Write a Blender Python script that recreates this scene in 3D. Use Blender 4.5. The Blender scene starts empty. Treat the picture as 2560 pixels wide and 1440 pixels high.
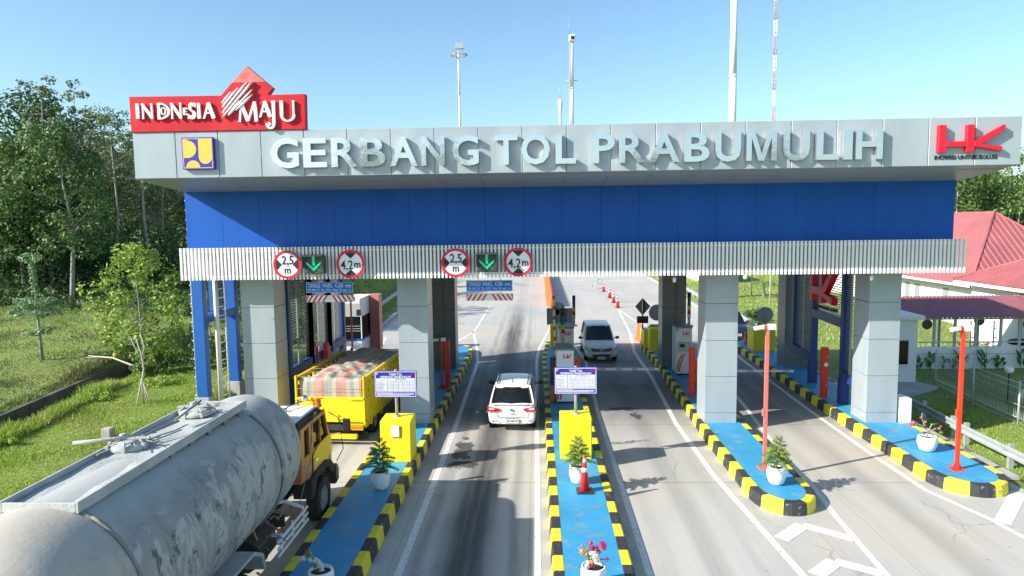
import bpy, math, random
from mathutils import Matrix, Vector
PI = math.pi
S = bpy.context.scene
COL = S.collection
# ---------------------------------------------------------------- camera
cam = bpy.data.cameras.new('camera'); camo = bpy.data.objects.new('camera', cam); COL.objects.link(camo)
R_, U_, F_ = (0.999206, 0.03757, -0.013298), (0.009691, 0.094615, 0.995467), (-0.038658, 0.994805, -0.094176)
camo.matrix_world = Matrix(((R_[0], U_[0], -F_[0], 0), (R_[1], U_[1], -F_[1], 0), (R_[2], U_[2], -F_[2], 6.85), (0, 0, 0, 1)))
cam.sensor_width = 36; cam.lens = 1711.44 / 2560 * 36; cam.clip_start = .1; cam.clip_end = 5000
S.camera = camo
# ---------------------------------------------------------------- sky and sun
SUN = Vector((-1.58, -.74, 1.0)).normalized()
W = bpy.data.worlds.new('World'); S.world = W; W.use_nodes = True
wn = W.node_tree; bg = wn.nodes['Background']
sky = wn.nodes.new('ShaderNodeTexSky'); sky.sky_type = 'NISHITA'; sky.sun_disc = False
sky.sun_elevation = math.asin(SUN.z); sky.sun_rotation = math.atan2(SUN.x, SUN.y) % (2 * PI)
sky.altitude = 0; sky.air_density = 1.0; sky.dust_density = 1.1; sky.ozone_density = 2.5
tint = wn.nodes.new('ShaderNodeMix'); tint.data_type = 'RGBA'; tint.blend_type = 'MULTIPLY'; tint.inputs[0].default_value = 1; tint.inputs[7].default_value = (.93, 1.07, 1.05, 1)
wn.links.new(sky.outputs[0], tint.inputs[6]); wn.links.new(tint.outputs[2], bg.inputs[0]); bg.inputs[1].default_value = .125
sl = bpy.data.lights.new('sun', 'SUN'); sl.energy = 5.0; sl.angle = math.radians(.5); sl.color = (1, .94, .84)
so = bpy.data.objects.new('sun', sl); COL.objects.link(so); so.rotation_euler = SUN.to_track_quat('Z', 'Y').to_euler()
S.view_settings.view_transform = 'Standard'; S.view_settings.look = 'None'; S.view_settings.gamma = 1
S.view_settings.exposure = .80
S.render.engine = 'CYCLES'; S.cycles.max_bounces = 6
# ---------------------------------------------------------------- helpers
ORD = 'first second third fourth fifth sixth seventh eighth ninth tenth eleventh twelfth thirteenth fourteenth fifteenth sixteenth seventeenth eighteenth nineteenth twentieth'.split() + [t_ + ' ' + w for t_ in ('twenty', 'thirty', 'forty') for w in 'first second third fourth fifth sixth seventh eighth ninth tenth'.split()]
def smooth(a, b, x):
    t = max(0, min(1, (x - a) / (b - a))); return t * t * (3 - 2 * t)
class MB:
    def __init__(s): s.v = []; s.f = []; s.m = []; s.sm = []
    def face(s, idx, m=0, sm=False): s.f.append(tuple(idx)); s.m.append(m); s.sm.append(sm)
    def add(s, vs, fs, m=0, sm=False):
        o = len(s.v); s.v.extend([tuple(v) for v in vs])
        for f in fs: s.face([i + o for i in f], m, sm)
    def box(s, x0, x1, y0, y1, z0, z1, m=0):
        s.add([(x, y, z) for z in (z0, z1) for y in (y0, y1) for x in (x0, x1)],
              [(0, 2, 3, 1), (4, 5, 7, 6), (0, 1, 5, 4), (2, 6, 7, 3), (0, 4, 6, 2), (1, 3, 7, 5)], m)
    def hexa(s, b, t, m=0):      # bottom quad, top quad (counter clockwise seen from above)
        s.add(list(b) + list(t), [(3, 2, 1, 0), (4, 5, 6, 7), (0, 1, 5, 4), (1, 2, 6, 5), (2, 3, 7, 6), (3, 0, 4, 7)], m)
    def bar(s, p, q, w, h, m=0, up=(0, 0, 1)):
        p = Vector(p); q = Vector(q); d = (q - p).normalized(); u = Vector(up)
        if abs(d.dot(u)) > .98: u = Vector((0, 1, 0))
        a = d.cross(u).normalized() * w / 2; b = a.cross(d).normalized() * h / 2
        s.add([p - a - b, p + a - b, p + a + b, p - a + b, q - a - b, q + a - b, q + a + b, q - a + b],
              [(0, 3, 2, 1), (4, 5, 6, 7), (0, 1, 5, 4), (1, 2, 6, 5), (2, 3, 7, 6), (3, 0, 4, 7)][::1], m)
    def tube(s, pts, r, n=8, m=0, cap=True):
        pts = [Vector(p) for p in pts]; k = len(pts)
        if not isinstance(r, (list, tuple)): r = [r] * k
        o = len(s.v); ref = None
        for i, p in enumerate(pts):
            d = (pts[min(i + 1, k - 1)] - pts[max(i - 1, 0)]).normalized()
            if ref is None: ref = Vector((0, 0, 1)) if abs(d.z) < .9 else Vector((1, 0, 0))
            a = d.cross(ref).normalized(); b = d.cross(a).normalized()
            for j in range(n):
                t = 2 * PI * j / n; s.v.append(tuple(p + (a * math.cos(t) + b * math.sin(t)) * r[i]))
        for i in range(k - 1):
            for j in range(n):
                j2 = (j + 1) % n; s.face((o + i * n + j, o + i * n + j2, o + (i + 1) * n + j2, o + (i + 1) * n + j), m, True)
        if cap:
            s.face([o + j for j in range(n)][::-1], m); s.face([o + (k - 1) * n + j for j in range(n)], m)
    def lathe(s, prof, c=(0, 0, 0), n=20, m=0, axis='z', sm=True, cap=True):
        o = len(s.v); cx, cy, cz = c
        for r, h in prof:
            for j in range(n):
                t = 2 * PI * j / n; a = r * math.cos(t); b = r * math.sin(t)
                s.v.append({'z': (cx + a, cy + b, cz + h), 'x': (cx + h, cy + a, cz + b), 'y': (cx + b, cy + h, cz + a)}[axis])
        for i in range(len(prof) - 1):
            for j in range(n):
                j2 = (j + 1) % n; s.face((o + i * n + j, o + i * n + j2, o + (i + 1) * n + j2, o + (i + 1) * n + j), m, sm)
        if not cap: return
        if prof[0][0] > 1e-4: s.face([o + j for j in range(n)][::-1], m)
        if prof[-1][0] > 1e-4: s.face([o + (len(prof) - 1) * n + j for j in range(n)], m)
    def prism(s, poly, a, b, plane='xz', m=0, mf=None):   # polygon extruded; 'xz': along y from a (front) to b; 'xy': along z; 'yz': along x
        def P(u, v, w): return {'xz': (u, w, v), 'xy': (u, v, w), 'yz': (w, u, v)}[plane]
        n = len(poly); o = len(s.v)
        ar = sum(poly[i][0] * poly[(i + 1) % n][1] - poly[(i + 1) % n][0] * poly[i][1] for i in range(n))
        if ar < 0: poly = poly[::-1]
        s.v.extend([P(u, v, a) for u, v in poly] + [P(u, v, b) for u, v in poly])
        flip = (plane == 'xz') ^ (a > b)
        f0 = [o + i for i in range(n)]; f1 = [o + n + i for i in range(n)]
        s.face(f0 if flip else f0[::-1], m if mf is None else mf); s.face(f1[::-1] if flip else f1, m)
        for i in range(n):
            j = (i + 1) % n; q = (o + i, o + j, o + n + j, o + n + i)
            s.face(q[::-1] if flip else q, m)
    def quad(s, a, b, c, d, m=0): s.add([a, b, c, d], [(0, 1, 2, 3)], m)
    def ell(s, c, rx, ry, rz, n=10, k=6, m=0):
        prof = []
        o = len(s.v)
        for i in range(k + 1):
            t = PI * i / k
            for j in range(n):
                p = 2 * PI * j / n; s.v.append((c[0] + rx * math.sin(t) * math.cos(p), c[1] + ry * math.sin(t) * math.sin(p), c[2] - rz * math.cos(t)))
        for i in range(k):
            for j in range(n):
                j2 = (j + 1) % n; s.face((o + i * n + j, o + i * n + j2, o + (i + 1) * n + j2, o + (i + 1) * n + j), m, True)
    def merge(s, other, M=None, m=None):
        o = len(s.v)
        s.v.extend([tuple(M @ Vector(v)) if M else v for v in other.v])
        for f, mm, q in zip(other.f, other.m, other.sm): s.face([i + o for i in f], mm if m is None else m, q)
    def build(s, name, mats, parent=None, bevel=0, world=True, kind=None, subsurf=0, seg=1):
        me = bpy.data.meshes.new(name); me.from_pydata(s.v, [], s.f)
        if not isinstance(mats, (list, tuple)): mats = [mats]
        for q in mats: me.materials.append(q)
        me.polygons.foreach_set('material_index', s.m); me.polygons.foreach_set('use_smooth', s.sm); me.update()
        o = bpy.data.objects.new(name, me); COL.objects.link(o)
        if parent is not None:
            o.parent = parent
            if world: me.transform(parent_world(parent).inverted())
        if bevel:
            b = o.modifiers.new('bevel', 'BEVEL'); b.width = bevel; b.segments = seg; b.limit_method = 'ANGLE'; b.angle_limit = math.radians(40)
        if subsurf:
            b = o.modifiers.new('sub', 'SUBSURF'); b.levels = subsurf; b.render_levels = subsurf
        if kind: o['kind'] = kind
        return o
def parent_world(o):
    M = Matrix.Identity(4)
    while o is not None:
        M = (Matrix.Translation(o.location) @ o.rotation_euler.to_matrix().to_4x4() @ Matrix.Diagonal((*o.scale, 1))) @ M; o = o.parent
    return M
def thing(name, label, cat, loc=(0, 0, 0), rz=0, group=None):
    o = bpy.data.objects.new(name, None); COL.objects.link(o); o.location = loc; o.rotation_euler = (0, 0, rz); o.empty_display_size = .3
    o['label'] = label; o['category'] = cat
    if group: o['group'] = group
    return o
def tag(o, label, cat, group=None):
    o['label'] = label; o['category'] = cat
    if group: o['group'] = group
    return o
def dup(root, loc, rz=0, label=None, scale=None):
    r = root.copy(); COL.objects.link(r); r.location = loc; r.rotation_euler = (0, 0, rz)
    if scale is not None: r.scale = (scale,) * 3 if not isinstance(scale, tuple) else scale
    if label: r['label'] = label
    for ch in list(root.children):
        c = ch.copy(); COL.objects.link(c); c.parent = r
        for g in ch.children:
            d = g.copy(); COL.objects.link(d); d.parent = c
    return r
_tc = {}
def text_mb(txt, x0, x1, z0, z1, y, depth=.02, bold=0., m=0, space=1.0, mir=False):
    """letters filling the rectangle x0..x1, z0..z1 of a plane facing -y, front at y"""
    key = (txt, bold, space)
    if key not in _tc:
        c = bpy.data.curves.new('t', 'FONT'); c.body = txt; c.size = 1; c.extrude = .5; c.offset = bold; c.space_character = space; c.resolution_u = 3
        o = bpy.data.objects.new('t', c); me = bpy.data.meshes.new_from_object(o)
        vs = [tuple(v.co) for v in me.vertices]; fs = [tuple(p.vertices) for p in me.polygons]
        bpy.data.objects.remove(o); bpy.data.curves.remove(c); bpy.data.meshes.remove(me); _tc[key] = (vs, fs)
    vs, fs = _tc[key]
    ax = min(v[0] for v in vs); bx = max(v[0] for v in vs); ay = min(v[1] for v in vs); by = max(v[1] for v in vs)
    mb = MB()
    for v in vs:
        u = (v[0] - ax) / (bx - ax); w = (v[1] - ay) / (by - ay)
        mb.v.append((x0 + u * (x1 - x0), y + (.5 - v[2]) * depth, z0 + w * (z1 - z0)))
    for f in fs: mb.face(f, m)
    return mb
# ---------------------------------------------------------------- materials
MATS = {}
def mat(name, rgb, rough=.6, metal=0., var=.08, scale=3., bump=0., bscale=40., emit=0., spec=.5, rgb2=None, mix=.5, soft=.15, mscale=2., stretch=(1, 1, 1), rgb3=None, m3=.62, s3=6.):
    if name in MATS: return MATS[name]
    m = bpy.data.materials.new(name); m.use_nodes = True; nt = m.node_tree; N = nt.nodes; L = nt.links
    b = N['Principled BSDF']; b.inputs['Roughness'].default_value = rough; b.inputs['Metallic'].default_value = metal
    b.inputs['Specular IOR Level'].default_value = spec
    tc = N.new('ShaderNodeTexCoord'); mp = N.new('ShaderNodeMapping'); mp.inputs['Scale'].default_value = stretch; L.new(tc.outputs['Object'], mp.inputs['Vector'])
    def noise(sc, det=5, rg=.6):
        n = N.new('ShaderNodeTexNoise'); n.inputs['Scale'].default_value = sc; n.inputs['Detail'].default_value = det; n.inputs['Roughness'].default_value = rg
        L.new(mp.outputs[0], n.inputs['Vector']); return n.outputs['Fac']
    def ramp(f, a, c):
        r = N.new('ShaderNodeMapRange'); r.inputs['From Min'].default_value = a; r.inputs['From Max'].default_value = c; L.new(f, r.inputs['Value']); return r.outputs[0]
    def mx(f, A, B, t='MIX'):
        x = N.new('ShaderNodeMix'); x.data_type = 'RGBA'; x.blend_type = t
        for k, q in ((6, A), (7, B)):
            if isinstance(q, tuple): x.inputs[k].default_value = (*q, 1)
            else: L.new(q, x.inputs[k])
        if isinstance(f, float): x.inputs[0].default_value = f
        else: L.new(f, x.inputs[0])
        return x.outputs[2]
    col = rgb
    if rgb2: col = mx(ramp(noise(mscale), mix - soft, mix + soft), rgb, rgb2)
    if rgb3: col = mx(ramp(noise(s3, 7, .7), m3, m3 + .06), col, rgb3)
    if var:
        r = ramp(noise(scale, 6, .65), .25, .75)
        g = N.new('ShaderNodeMapRange'); L.new(r, g.inputs['Value']); g.inputs['To Min'].default_value = 1 - var; g.inputs['To Max'].default_value = 1 + var
        cb = N.new('ShaderNodeCombineColor')
        for i in range(3): L.new(g.outputs[0], cb.inputs[i])
        col = mx(1., col, cb.outputs[0], 'MULTIPLY')
    if isinstance(col, tuple): b.inputs['Base Color'].default_value = (*col, 1)
    else: L.new(col, b.inputs['Base Color'])
    if bump:
        bn = N.new('ShaderNodeBump'); bn.inputs['Strength'].default_value = bump; bn.inputs['Distance'].default_value = .02
        L.new(noise(bscale, 4), bn.inputs['Height']); L.new(bn.outputs[0], b.inputs['Normal'])
    if emit:
        b.inputs['Emission Color'].default_value = (*rgb, 1); b.inputs['Emission Strength'].default_value = emit
    MATS[name] = m; return m
def leafmat(name, a, b2, dark=None, patch=None):
    if name in MATS: return MATS[name]
    m = bpy.data.materials.new(name); m.use_nodes = True; nt = m.node_tree; N = nt.nodes; L = nt.links
    b = N['Principled BSDF']; b.inputs['Roughness'].default_value = .55; b.inputs['Specular IOR Level'].default_value = .35
    g = N.new('ShaderNodeNewGeometry'); r = N.new('ShaderNodeValToRGB'); L.new(g.outputs['Random Per Island'], r.inputs[0])
    r.color_ramp.elements[0].color = (*a, 1); r.color_ramp.elements[1].color = (*b2, 1)
    cout = r.outputs[0]
    if patch:
        tc = N.new('ShaderNodeTexCoord'); n_ = N.new('ShaderNodeTexNoise'); n_.inputs['Scale'].default_value = .55; n_.inputs['Detail'].default_value = 5; L.new(tc.outputs['Object'], n_.inputs['Vector'])
        q = N.new('ShaderNodeMapRange'); q.inputs['From Min'].default_value = .50; q.inputs['From Max'].default_value = .64; L.new(n_.outputs['Fac'], q.inputs['Value'])
        x = N.new('ShaderNodeMix'); x.data_type = 'RGBA'; L.new(q.outputs[0], x.inputs[0]); L.new(cout, x.inputs[6]); x.inputs[7].default_value = (*patch, 1); cout = x.outputs[2]
    L.new(cout, b.inputs['Base Color'])
    t = N.new('ShaderNodeBsdfTranslucent'); L.new(cout, t.inputs[0]); ms = N.new('ShaderNodeMixShader'); ms.inputs[0].default_value = .25
    L.new(b.outputs[0], ms.inputs[1]); L.new(t.outputs[0], ms.inputs[2]); L.new(ms.outputs[0], N['Material Output'].inputs[0])
    MATS[name] = m; return m
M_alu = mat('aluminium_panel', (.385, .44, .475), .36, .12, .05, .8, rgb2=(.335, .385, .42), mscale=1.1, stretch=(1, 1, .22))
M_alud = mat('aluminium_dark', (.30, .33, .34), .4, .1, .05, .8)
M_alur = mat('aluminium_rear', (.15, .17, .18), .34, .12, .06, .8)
M_ceil = mat('dark_ceiling', (.10, .11, .12), .7)
M_seam = mat('seam', (.08, .09, .09), .7)
M_blue = mat('blue_panel', (.004, .085, .42), .5, .0, .08, .9, spec=.3, rgb2=(.008, .10, .46), mscale=1.2, stretch=(1, 1, .25))
M_bluef = mat('blue_steel', (.010, .10, .38), .45, 0, .08, 2)
M_navy = mat('navy_steel', (.015, .05, .20), .45, 0, .08, 2)
M_white = mat('white_paint', (.80, .80, .79), .45, 0, .04, 3)
M_slat = mat('white_slat', (.80, .80, .80), .4, 0, .03, 3, rgb3=(.45, .25, .12), m3=.74, s3=9)
M_louv = mat('louvre_grey', (.40, .42, .43), .5, .1, .05)
M_red = mat('red_board', (.50, .010, .022), .6, 0, .10, 1.5, rgb2=(.55, .025, .035), mscale=1, spec=.2, stretch=(1, 1, .4))
M_redl = mat('faded_red', (.58, .15, .14), .6, 0, .10, 3, rgb2=(.5, .03, .04), mix=.62, soft=.1, mscale=3)
M_redg = mat('gloss_red', (.62, .012, .03), .3)
M_letter = mat('mirror_steel', (.76, .735, .73), .10, .90, .04, 3, bump=.25, bscale=1.6)
M_wlet = mat('white_letter', (.85, .85, .85), .4, 0, .02)
M_blk = mat('black', (.02, .02, .022), .5, 0, .1)
M_tyre = mat('tyre_rubber', (.025, .024, .024), .85, 0, .25, 8, bump=.3)
M_chrome = mat('chrome', (.75, .75, .75), .12, 1., .03)
M_steel = mat('galvanised_steel', (.42, .45, .46), .45, .25, .12, 4)
M_yel = mat('yellow_paint', (.80, .66, .012), .5, 0, .07, 2, bump=.15, bscale=20, rgb3=(.45, .33, .05), m3=.70, s3=3)
M_kyel = mat('kerb_yellow', (.76, .64, .03), .6, 0, .12, 4, bump=.3, bscale=30, rgb3=(.34, .31, .20), m3=.585, s3=6)
M_kblk = mat('kerb_black', (.035, .037, .04), .6, 0, .25, 4, bump=.3, bscale=30, rgb3=(.25, .25, .25), m3=.60, s3=7)
M_isl = mat('island_blue', (.035, .27, .50), .55, 0, .14, 1.2, bump=.25, bscale=35, rgb2=(.045, .32, .55), mscale=.8, rgb3=(.15, .29, .38), m3=.55, s3=2.8)
M_line = mat('road_line_white', (.68, .68, .66), .6, 0, .14, 5, rgb3=(.42, .40, .37), m3=.555, s3=8)
M_conc = mat('concrete', (.42, .41, .38), .85, 0, .15, 2, bump=.3, rgb2=(.33, .32, .29), mscale=1.5)
M_dconc = mat('stained_concrete', (.14, .13, .11), .9, 0, .3, 2, bump=.4, rgb2=(.07, .065, .055), mscale=1.2, stretch=(1, 1, .3))
M_orange = mat('orange_plastic', (.80, .14, .03), .45, 0, .06, 2)
M_cone = mat('cone_red', (.80, .04, .03), .45, 0, .04)
M_refl = mat('reflective_white', (.82, .82, .82), .35)
M_glass = mat('dark_glass', (.010, .012, .014), .08, 0, .1, 1, spec=.45)
M_red2 = mat('red_steel', (.70, .05, .02), .45, 0, .06, 2)
M_pink = mat('faded_pink_steel', (.60, .16, .14), .5, 0, .12, 3, rgb3=(.7, .6, .58), m3=.66)
M_sbl = mat('sign_blue', (.008, .20, .78), .5, spec=.2)
M_vio = mat('tariff_blue', (.035, .03, .33), .4)
M_tgrey = mat('print_grey', (.22, .23, .28), .6)
M_soil = mat('soil', (.07, .045, .03), .95, 0, .3, 12)
M_bark = mat('bark', (.23, .20, .17), .9, 0, .25, 6, bump=.5, rgb2=(.38, .35, .31), mscale=3)
M_wood = mat('pale_stake', (.50, .45, .38), .8, 0, .15, 8)
M_wall = mat('white_wall', (.78, .78, .76), .7, 0, .04, 1, rgb3=(.55, .55, .50), m3=.7, s3=1.5)
M_roof = mat('red_metal_roof', (.35, .10, .105), .6, 0, .12, .6, rgb2=(.28, .085, .095), mscale=.8, stretch=(1, 1, .6))
M_roofp = mat('maroon_metal_roof', (.27, .09, .105), .4, .1, .08, .8, rgb2=(.22, .08, .11), mscale=.7)
# ---------------------------------------------------------------- terrain
def road_left(y): return -9.95 if y < 34 else -9.95 - .055 * (y - 34) if y < 150 else -16.3
def road_right(y): return 12.15 if y < 36 else 12.15 + .03 * (y - 36) if y < 150 else 15.5
def lipx(y): return -15.3 - .13 * (y - 18.7)
def hn(x, y): return .5 * math.sin(x * .9 + 1.3 * math.sin(y * .5)) * math.sin(y * .8 + .7 * math.sin(x * .6))
def hgt(x, y):
    rl, rr = road_left(y), road_right(y)
    if rl <= x <= rr: return -.06
    if x < rl:
        d = rl - x
        if y < 33:
            z = .1 + .95 * smooth(.0, 1.3, d)
            if x < lipx(y) + .02 and y < 30: z = -.35 if x > lipx(y) - .95 else z
            if x <= lipx(y) - .95 or y >= 30:
                if x < lipx(y) - .5: z = 1.22 + .09 * max(0, y - 24) + .03 * max(0, lipx(y) - x)
        else:
            z = .12 * smooth(0, .3, d) + (1.1 + .09 * max(0, y - 24)) * smooth(.8, 7, d) + .03 * max(0, d - 8)
        z = min(z, 3.4) + .10 * hn(x, y) * smooth(.3, 2, d)
        return z
    d = x - rr
    return .05 * hn(x, y) * smooth(.5, 3, d) - .50 * smooth(.25, 1.3, d) * smooth(52, 40, y) + .08 * smooth(0, .5, d) * smooth(40, 50, y)
def lines(segs):
    out = []
    for a, b, st in segs:
        n = max(1, round((b - a) / st))
        for i in range(n): out.append(a + (b - a) * i / n)
    out.append(segs[-1][1]); return out
XS = lines([(-900, -80, 60), (-80, -24, 3), (-24, -9, .3), (-9, 12, 3), (12, 20, .5), (20, 60, 3), (60, 900, 60)])
YS = lines([(-300, -10, 30), (-10, 10, 4), (10, 34, .4), (34, 110, 2), (110, 200, 10), (200, 1500, 100)])
g = MB()
for y in YS:
    for x in XS: g.v.append((x, y, hgt(x, y)))
nx = len(XS)
for j in range(len(YS) - 1):
    for i in range(nx - 1): g.face((j * nx + i, j * nx + i + 1, (j + 1) * nx + i + 1, (j + 1) * nx + i), 0, True)
M_grass = mat('grass_ground', (.11, .17, .03), .95, 0, .35, 5, bump=1, bscale=14, rgb2=(.22, .27, .06), mix=.47, soft=.2, mscale=.45, rgb3=(.20, .15, .085), m3=.60, s3=1.3)
g.build('ground', M_grass, kind='structure')
# road: concrete with dirt tracks along the lanes and joints
def road_mat():
    m = bpy.data.materials.new('road_concrete'); m.use_nodes = True; nt = m.node_tree; N = nt.nodes; L = nt.links
    b = N['Principled BSDF']; b.inputs['Roughness'].default_value = .75
    tc = N.new('ShaderNodeTexCoord'); sep = N.new('ShaderNodeSeparateXYZ'); L.new(tc.outputs['Object'], sep.inputs[0])
    def mapn(st, sc, det=6, rg=.6):
        mp = N.new('ShaderNodeMapping'); mp.inputs['Scale'].default_value = st; L.new(tc.outputs['Object'], mp.inputs[0])
        n = N.new('ShaderNodeTexNoise'); n.inputs['Scale'].default_value = sc; n.inputs['Detail'].default_value = det; n.inputs['Roughness'].default_value = rg; L.new(mp.outputs[0], n.inputs['Vector']); return n.outputs['Fac']
    def M1(op, a, b=None, c=None):
        n = N.new('ShaderNodeMath'); n.operation = op
        for i, q in enumerate((a, b, c)):
            if q is None: continue
            if isinstance(q, (int, float)): n.inputs[i].default_value = q
            else: L.new(q, n.inputs[i])
        return n.outputs[0]
    def rng(f, a, c, lo=0., hi=1.):
        r = N.new('ShaderNodeMapRange'); r.interpolation_type = 'SMOOTHSTEP'
        for k, q in zip(('From Min', 'From Max', 'To Min', 'To Max'), (a, c, lo, hi)): r.inputs[k].default_value = q
        L.new(f, r.inputs['Value']); return r.outputs[0]
    def mx(f, A, B):
        x = N.new('ShaderNodeMix'); x.data_type = 'RGBA'
        for k, q in ((6, A), (7, B)):
            if isinstance(q, tuple): x.inputs[k].default_value = (*q, 1)
            else: L.new(q, x.inputs[k])
        if isinstance(f, float): x.inputs[0].default_value = f
        else: L.new(f, x.inputs[0])
        return x.outputs[2]
    X, Y = sep.outputs[0], sep.outputs[1]
    base = mx(rng(mapn((1, .35, 1), .35), .35, .65), (.475, .455, .42), (.40, .39, .37))
    base = mx(rng(mapn((1, 1, 1), .16, 3), .45, .65), base, (.48, .435, .375))
    streak = mapn((3.2, .10, 1), 1.2, 6, .65)
    base = mx(rng(streak, .48, .8, 0, .26), base, (.24, .235, .23))
    fine = mapn((1, 1, 1), 14, 6, .7)
    base = mx(rng(fine, .5, .8, 0, .35), base, (.22, .21, .195))
    wob = M1('MULTIPLY', M1('SUBTRACT', mapn((1, .3, 1), .8, 3), .5), .5)
    for cx, w, amt, far in ((-1.55, .80, 1.0, 60), (3.45, .45, .28, 46), (8.5, .55, .28, 44), (-6.7, .55, .5, 50)):
        for off, ww, aa in ((0, w, amt), (-.95, .22, amt * .35), (.95, .22, amt * .35)):
            d = M1('ABSOLUTE', M1('ADD', M1('SUBTRACT', X, cx + off), wob))
            f = M1('MULTIPLY', rng(d, ww * .15, ww, aa, 0), rng(streak, .2, .6, .55, 1))
            f = M1('MULTIPLY', f, rng(Y, 40, far, 1, .15))
            base = mx(f, base, (.075, .073, .072))
    # darker bay under the canopy: its shade painted into the concrete colour
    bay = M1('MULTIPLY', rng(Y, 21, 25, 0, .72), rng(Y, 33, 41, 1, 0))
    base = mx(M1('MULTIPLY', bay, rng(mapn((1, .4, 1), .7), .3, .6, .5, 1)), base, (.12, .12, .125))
    # wet blots
    for px, py, rx, ry in ((-2.35, 20.2, .35, 1.4), (-2.2, 18.9, .5, .5), (3.05, 24.8, .5, .35), (3.4, 23.9, .25, .5)):
        d = M1('ADD', M1('POWER', M1('DIVIDE', M1('SUBTRACT', X, px), rx), 2), M1('POWER', M1('DIVIDE', M1('SUBTRACT', Y, py), ry), 2))
        d = M1('ADD', d, M1('MULTIPLY', M1('SUBTRACT', mapn((1, 1, 1), 2.5), .5), 4.))
        base = mx(rng(d, .4, .7, .85, 0), base, (.03, .03, .032))
    # hairline cracks
    vo = N.new('ShaderNodeTexVoronoi'); vo.feature = 'DISTANCE_TO_EDGE'; vo.inputs['Scale'].default_value = .32
    mpv = N.new('ShaderNodeMapping'); L.new(tc.outputs['Object'], mpv.inputs[0]); nv = N.new('ShaderNodeTexNoise'); nv.inputs['Scale'].default_value = 1.6; nv.inputs['Detail'].default_value = 6; L.new(tc.outputs['Object'], nv.inputs['Vector'])
    av = N.new('ShaderNodeMix'); av.data_type = 'VECTOR'; av.inputs[0].default_value = .35; L.new(mpv.outputs[0], av.inputs[4]); L.new(nv.outputs['Color'], av.inputs[5]); L.new(av.outputs[1], vo.inputs['Vector'])
    base = mx(M1('MULTIPLY', rng(vo.outputs['Distance'], .001, .004, .4, 0), rng(mapn((1, 1, 1), .3, 2), .5, .6, 0, 1)), base, (.09, .085, .08))
    # rubber ticks and drips
    base = mx(rng(mapn((1, 1, 1), 5.5, 3, .5), .70, .74, 0, .55), base, (.10, .095, .09))
    # joints
    j = M1('ABSOLUTE', M1('SUBTRACT', M1('FRACT', M1('DIVIDE', M1('ADD', Y, .6), 5.2)), .5))
    base = mx(M1('MULTIPLY', rng(j, .0018, .0034, .75, 0), 1.), base, (.10, .095, .09))
    for jx in (-3.05, -.25, 2.2, 7.35, -8.1, 1.0, 6.1):
        d = M1('ABSOLUTE', M1('SUBTRACT', X, jx)); base = mx(rng(d, .004, .012, .45, 0), base, (.10, .095, .09))
    L.new(base, b.inputs['Base Color'])
    bn = N.new('ShaderNodeBump'); bn.inputs['Strength'].default_value = .25; bn.inputs['Distance'].default_value = .01; L.new(mapn((1, 6, 1), 12), bn.inputs['Height']); L.new(bn.outputs[0], b.inputs['Normal'])
    return m
rd = MB(); ys = [-60, -20, 0, 20, 34, 36, 50, 70, 90, 120, 150, 400]
for y in ys: rd.v += [(road_left(y) - .02, y, 0), (road_right(y) + .02, y, 0)]
for i in range(len(ys) - 1): rd.face((2 * i, 2 * i + 1, 2 * i + 3, 2 * i + 2))
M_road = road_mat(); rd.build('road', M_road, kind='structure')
# painted markings, 4 mm above the road
mk = MB()
def line(pts, w, z=.004):
    for (ax, ay), (bx, by) in zip(pts, pts[1:]):
        d = Vector((bx - ax, by - ay)).normalized(); n = Vector((-d.y, d.x)) * w / 2
        mk.quad((ax - n.x, ay - n.y, z), (ax + n.x, ay + n.y, z), (bx + n.x, by + n.y, z), (bx - n.x, by - n.y, z))
line([(-2.78, 5), (-2.85, 22), (-3.05, 33.4)], .16); line([(-3.05, 33.4), (-3.45, 37.3), (-4.15, 43)], .16); line([(-4.12, 43.1), (-4.06, 56.6)], .14)
line([(-4.12, 43), (-5.0, 38.2)], .14)
for k, y in enumerate((40.6, 38.6, 36.6, 34.8)): line([(-4.0 + .24 * (43 - y) * .35, y), (-4.35 - .17 * (43 - y), y - .25)], .18, .007)
line([(-.05, 5), (-.10, 25), (-.6, 29.5), (-1.2, 31.5)][:2], .14)
line([(-.10, 25), (-.12, 34), (.0, 37), (.5, 42), (.9, 47)], .14)
for y in (38.5, 41.5): line([(.15 + (y - 37) * .06, y), (1.1, y + .2)], .14, .007)
line([(2.11, 5), (2.11, 24.7), (2.3, 33.5), (2.0, 37.5), (1.6, 41)], .14)
line([(5.25, 10), (4.84, 15.88), (4.68, 18.07), (4.62, 22.86), (4.95, 29.7), (5.02, 35.9), (5.6, 41.7), (5.95, 48), (6.25, 54)], .16)
line([(6.3, 54), (6.6, 48), (7.6, 41), (8.0, 38.5)], .14)
for y in (46.3, 43.6, 41): line([(5.75 - (46.3 - y) * .05, y), (6.75 + (46.3 - y) * .16, y + .1)], .18, .007)
line([(6.6, 12), (6.82, 15.5), (7.0, 17.2), (7.1, 20), (7.6, 25.4), (8.2, 33)], .14)
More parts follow.
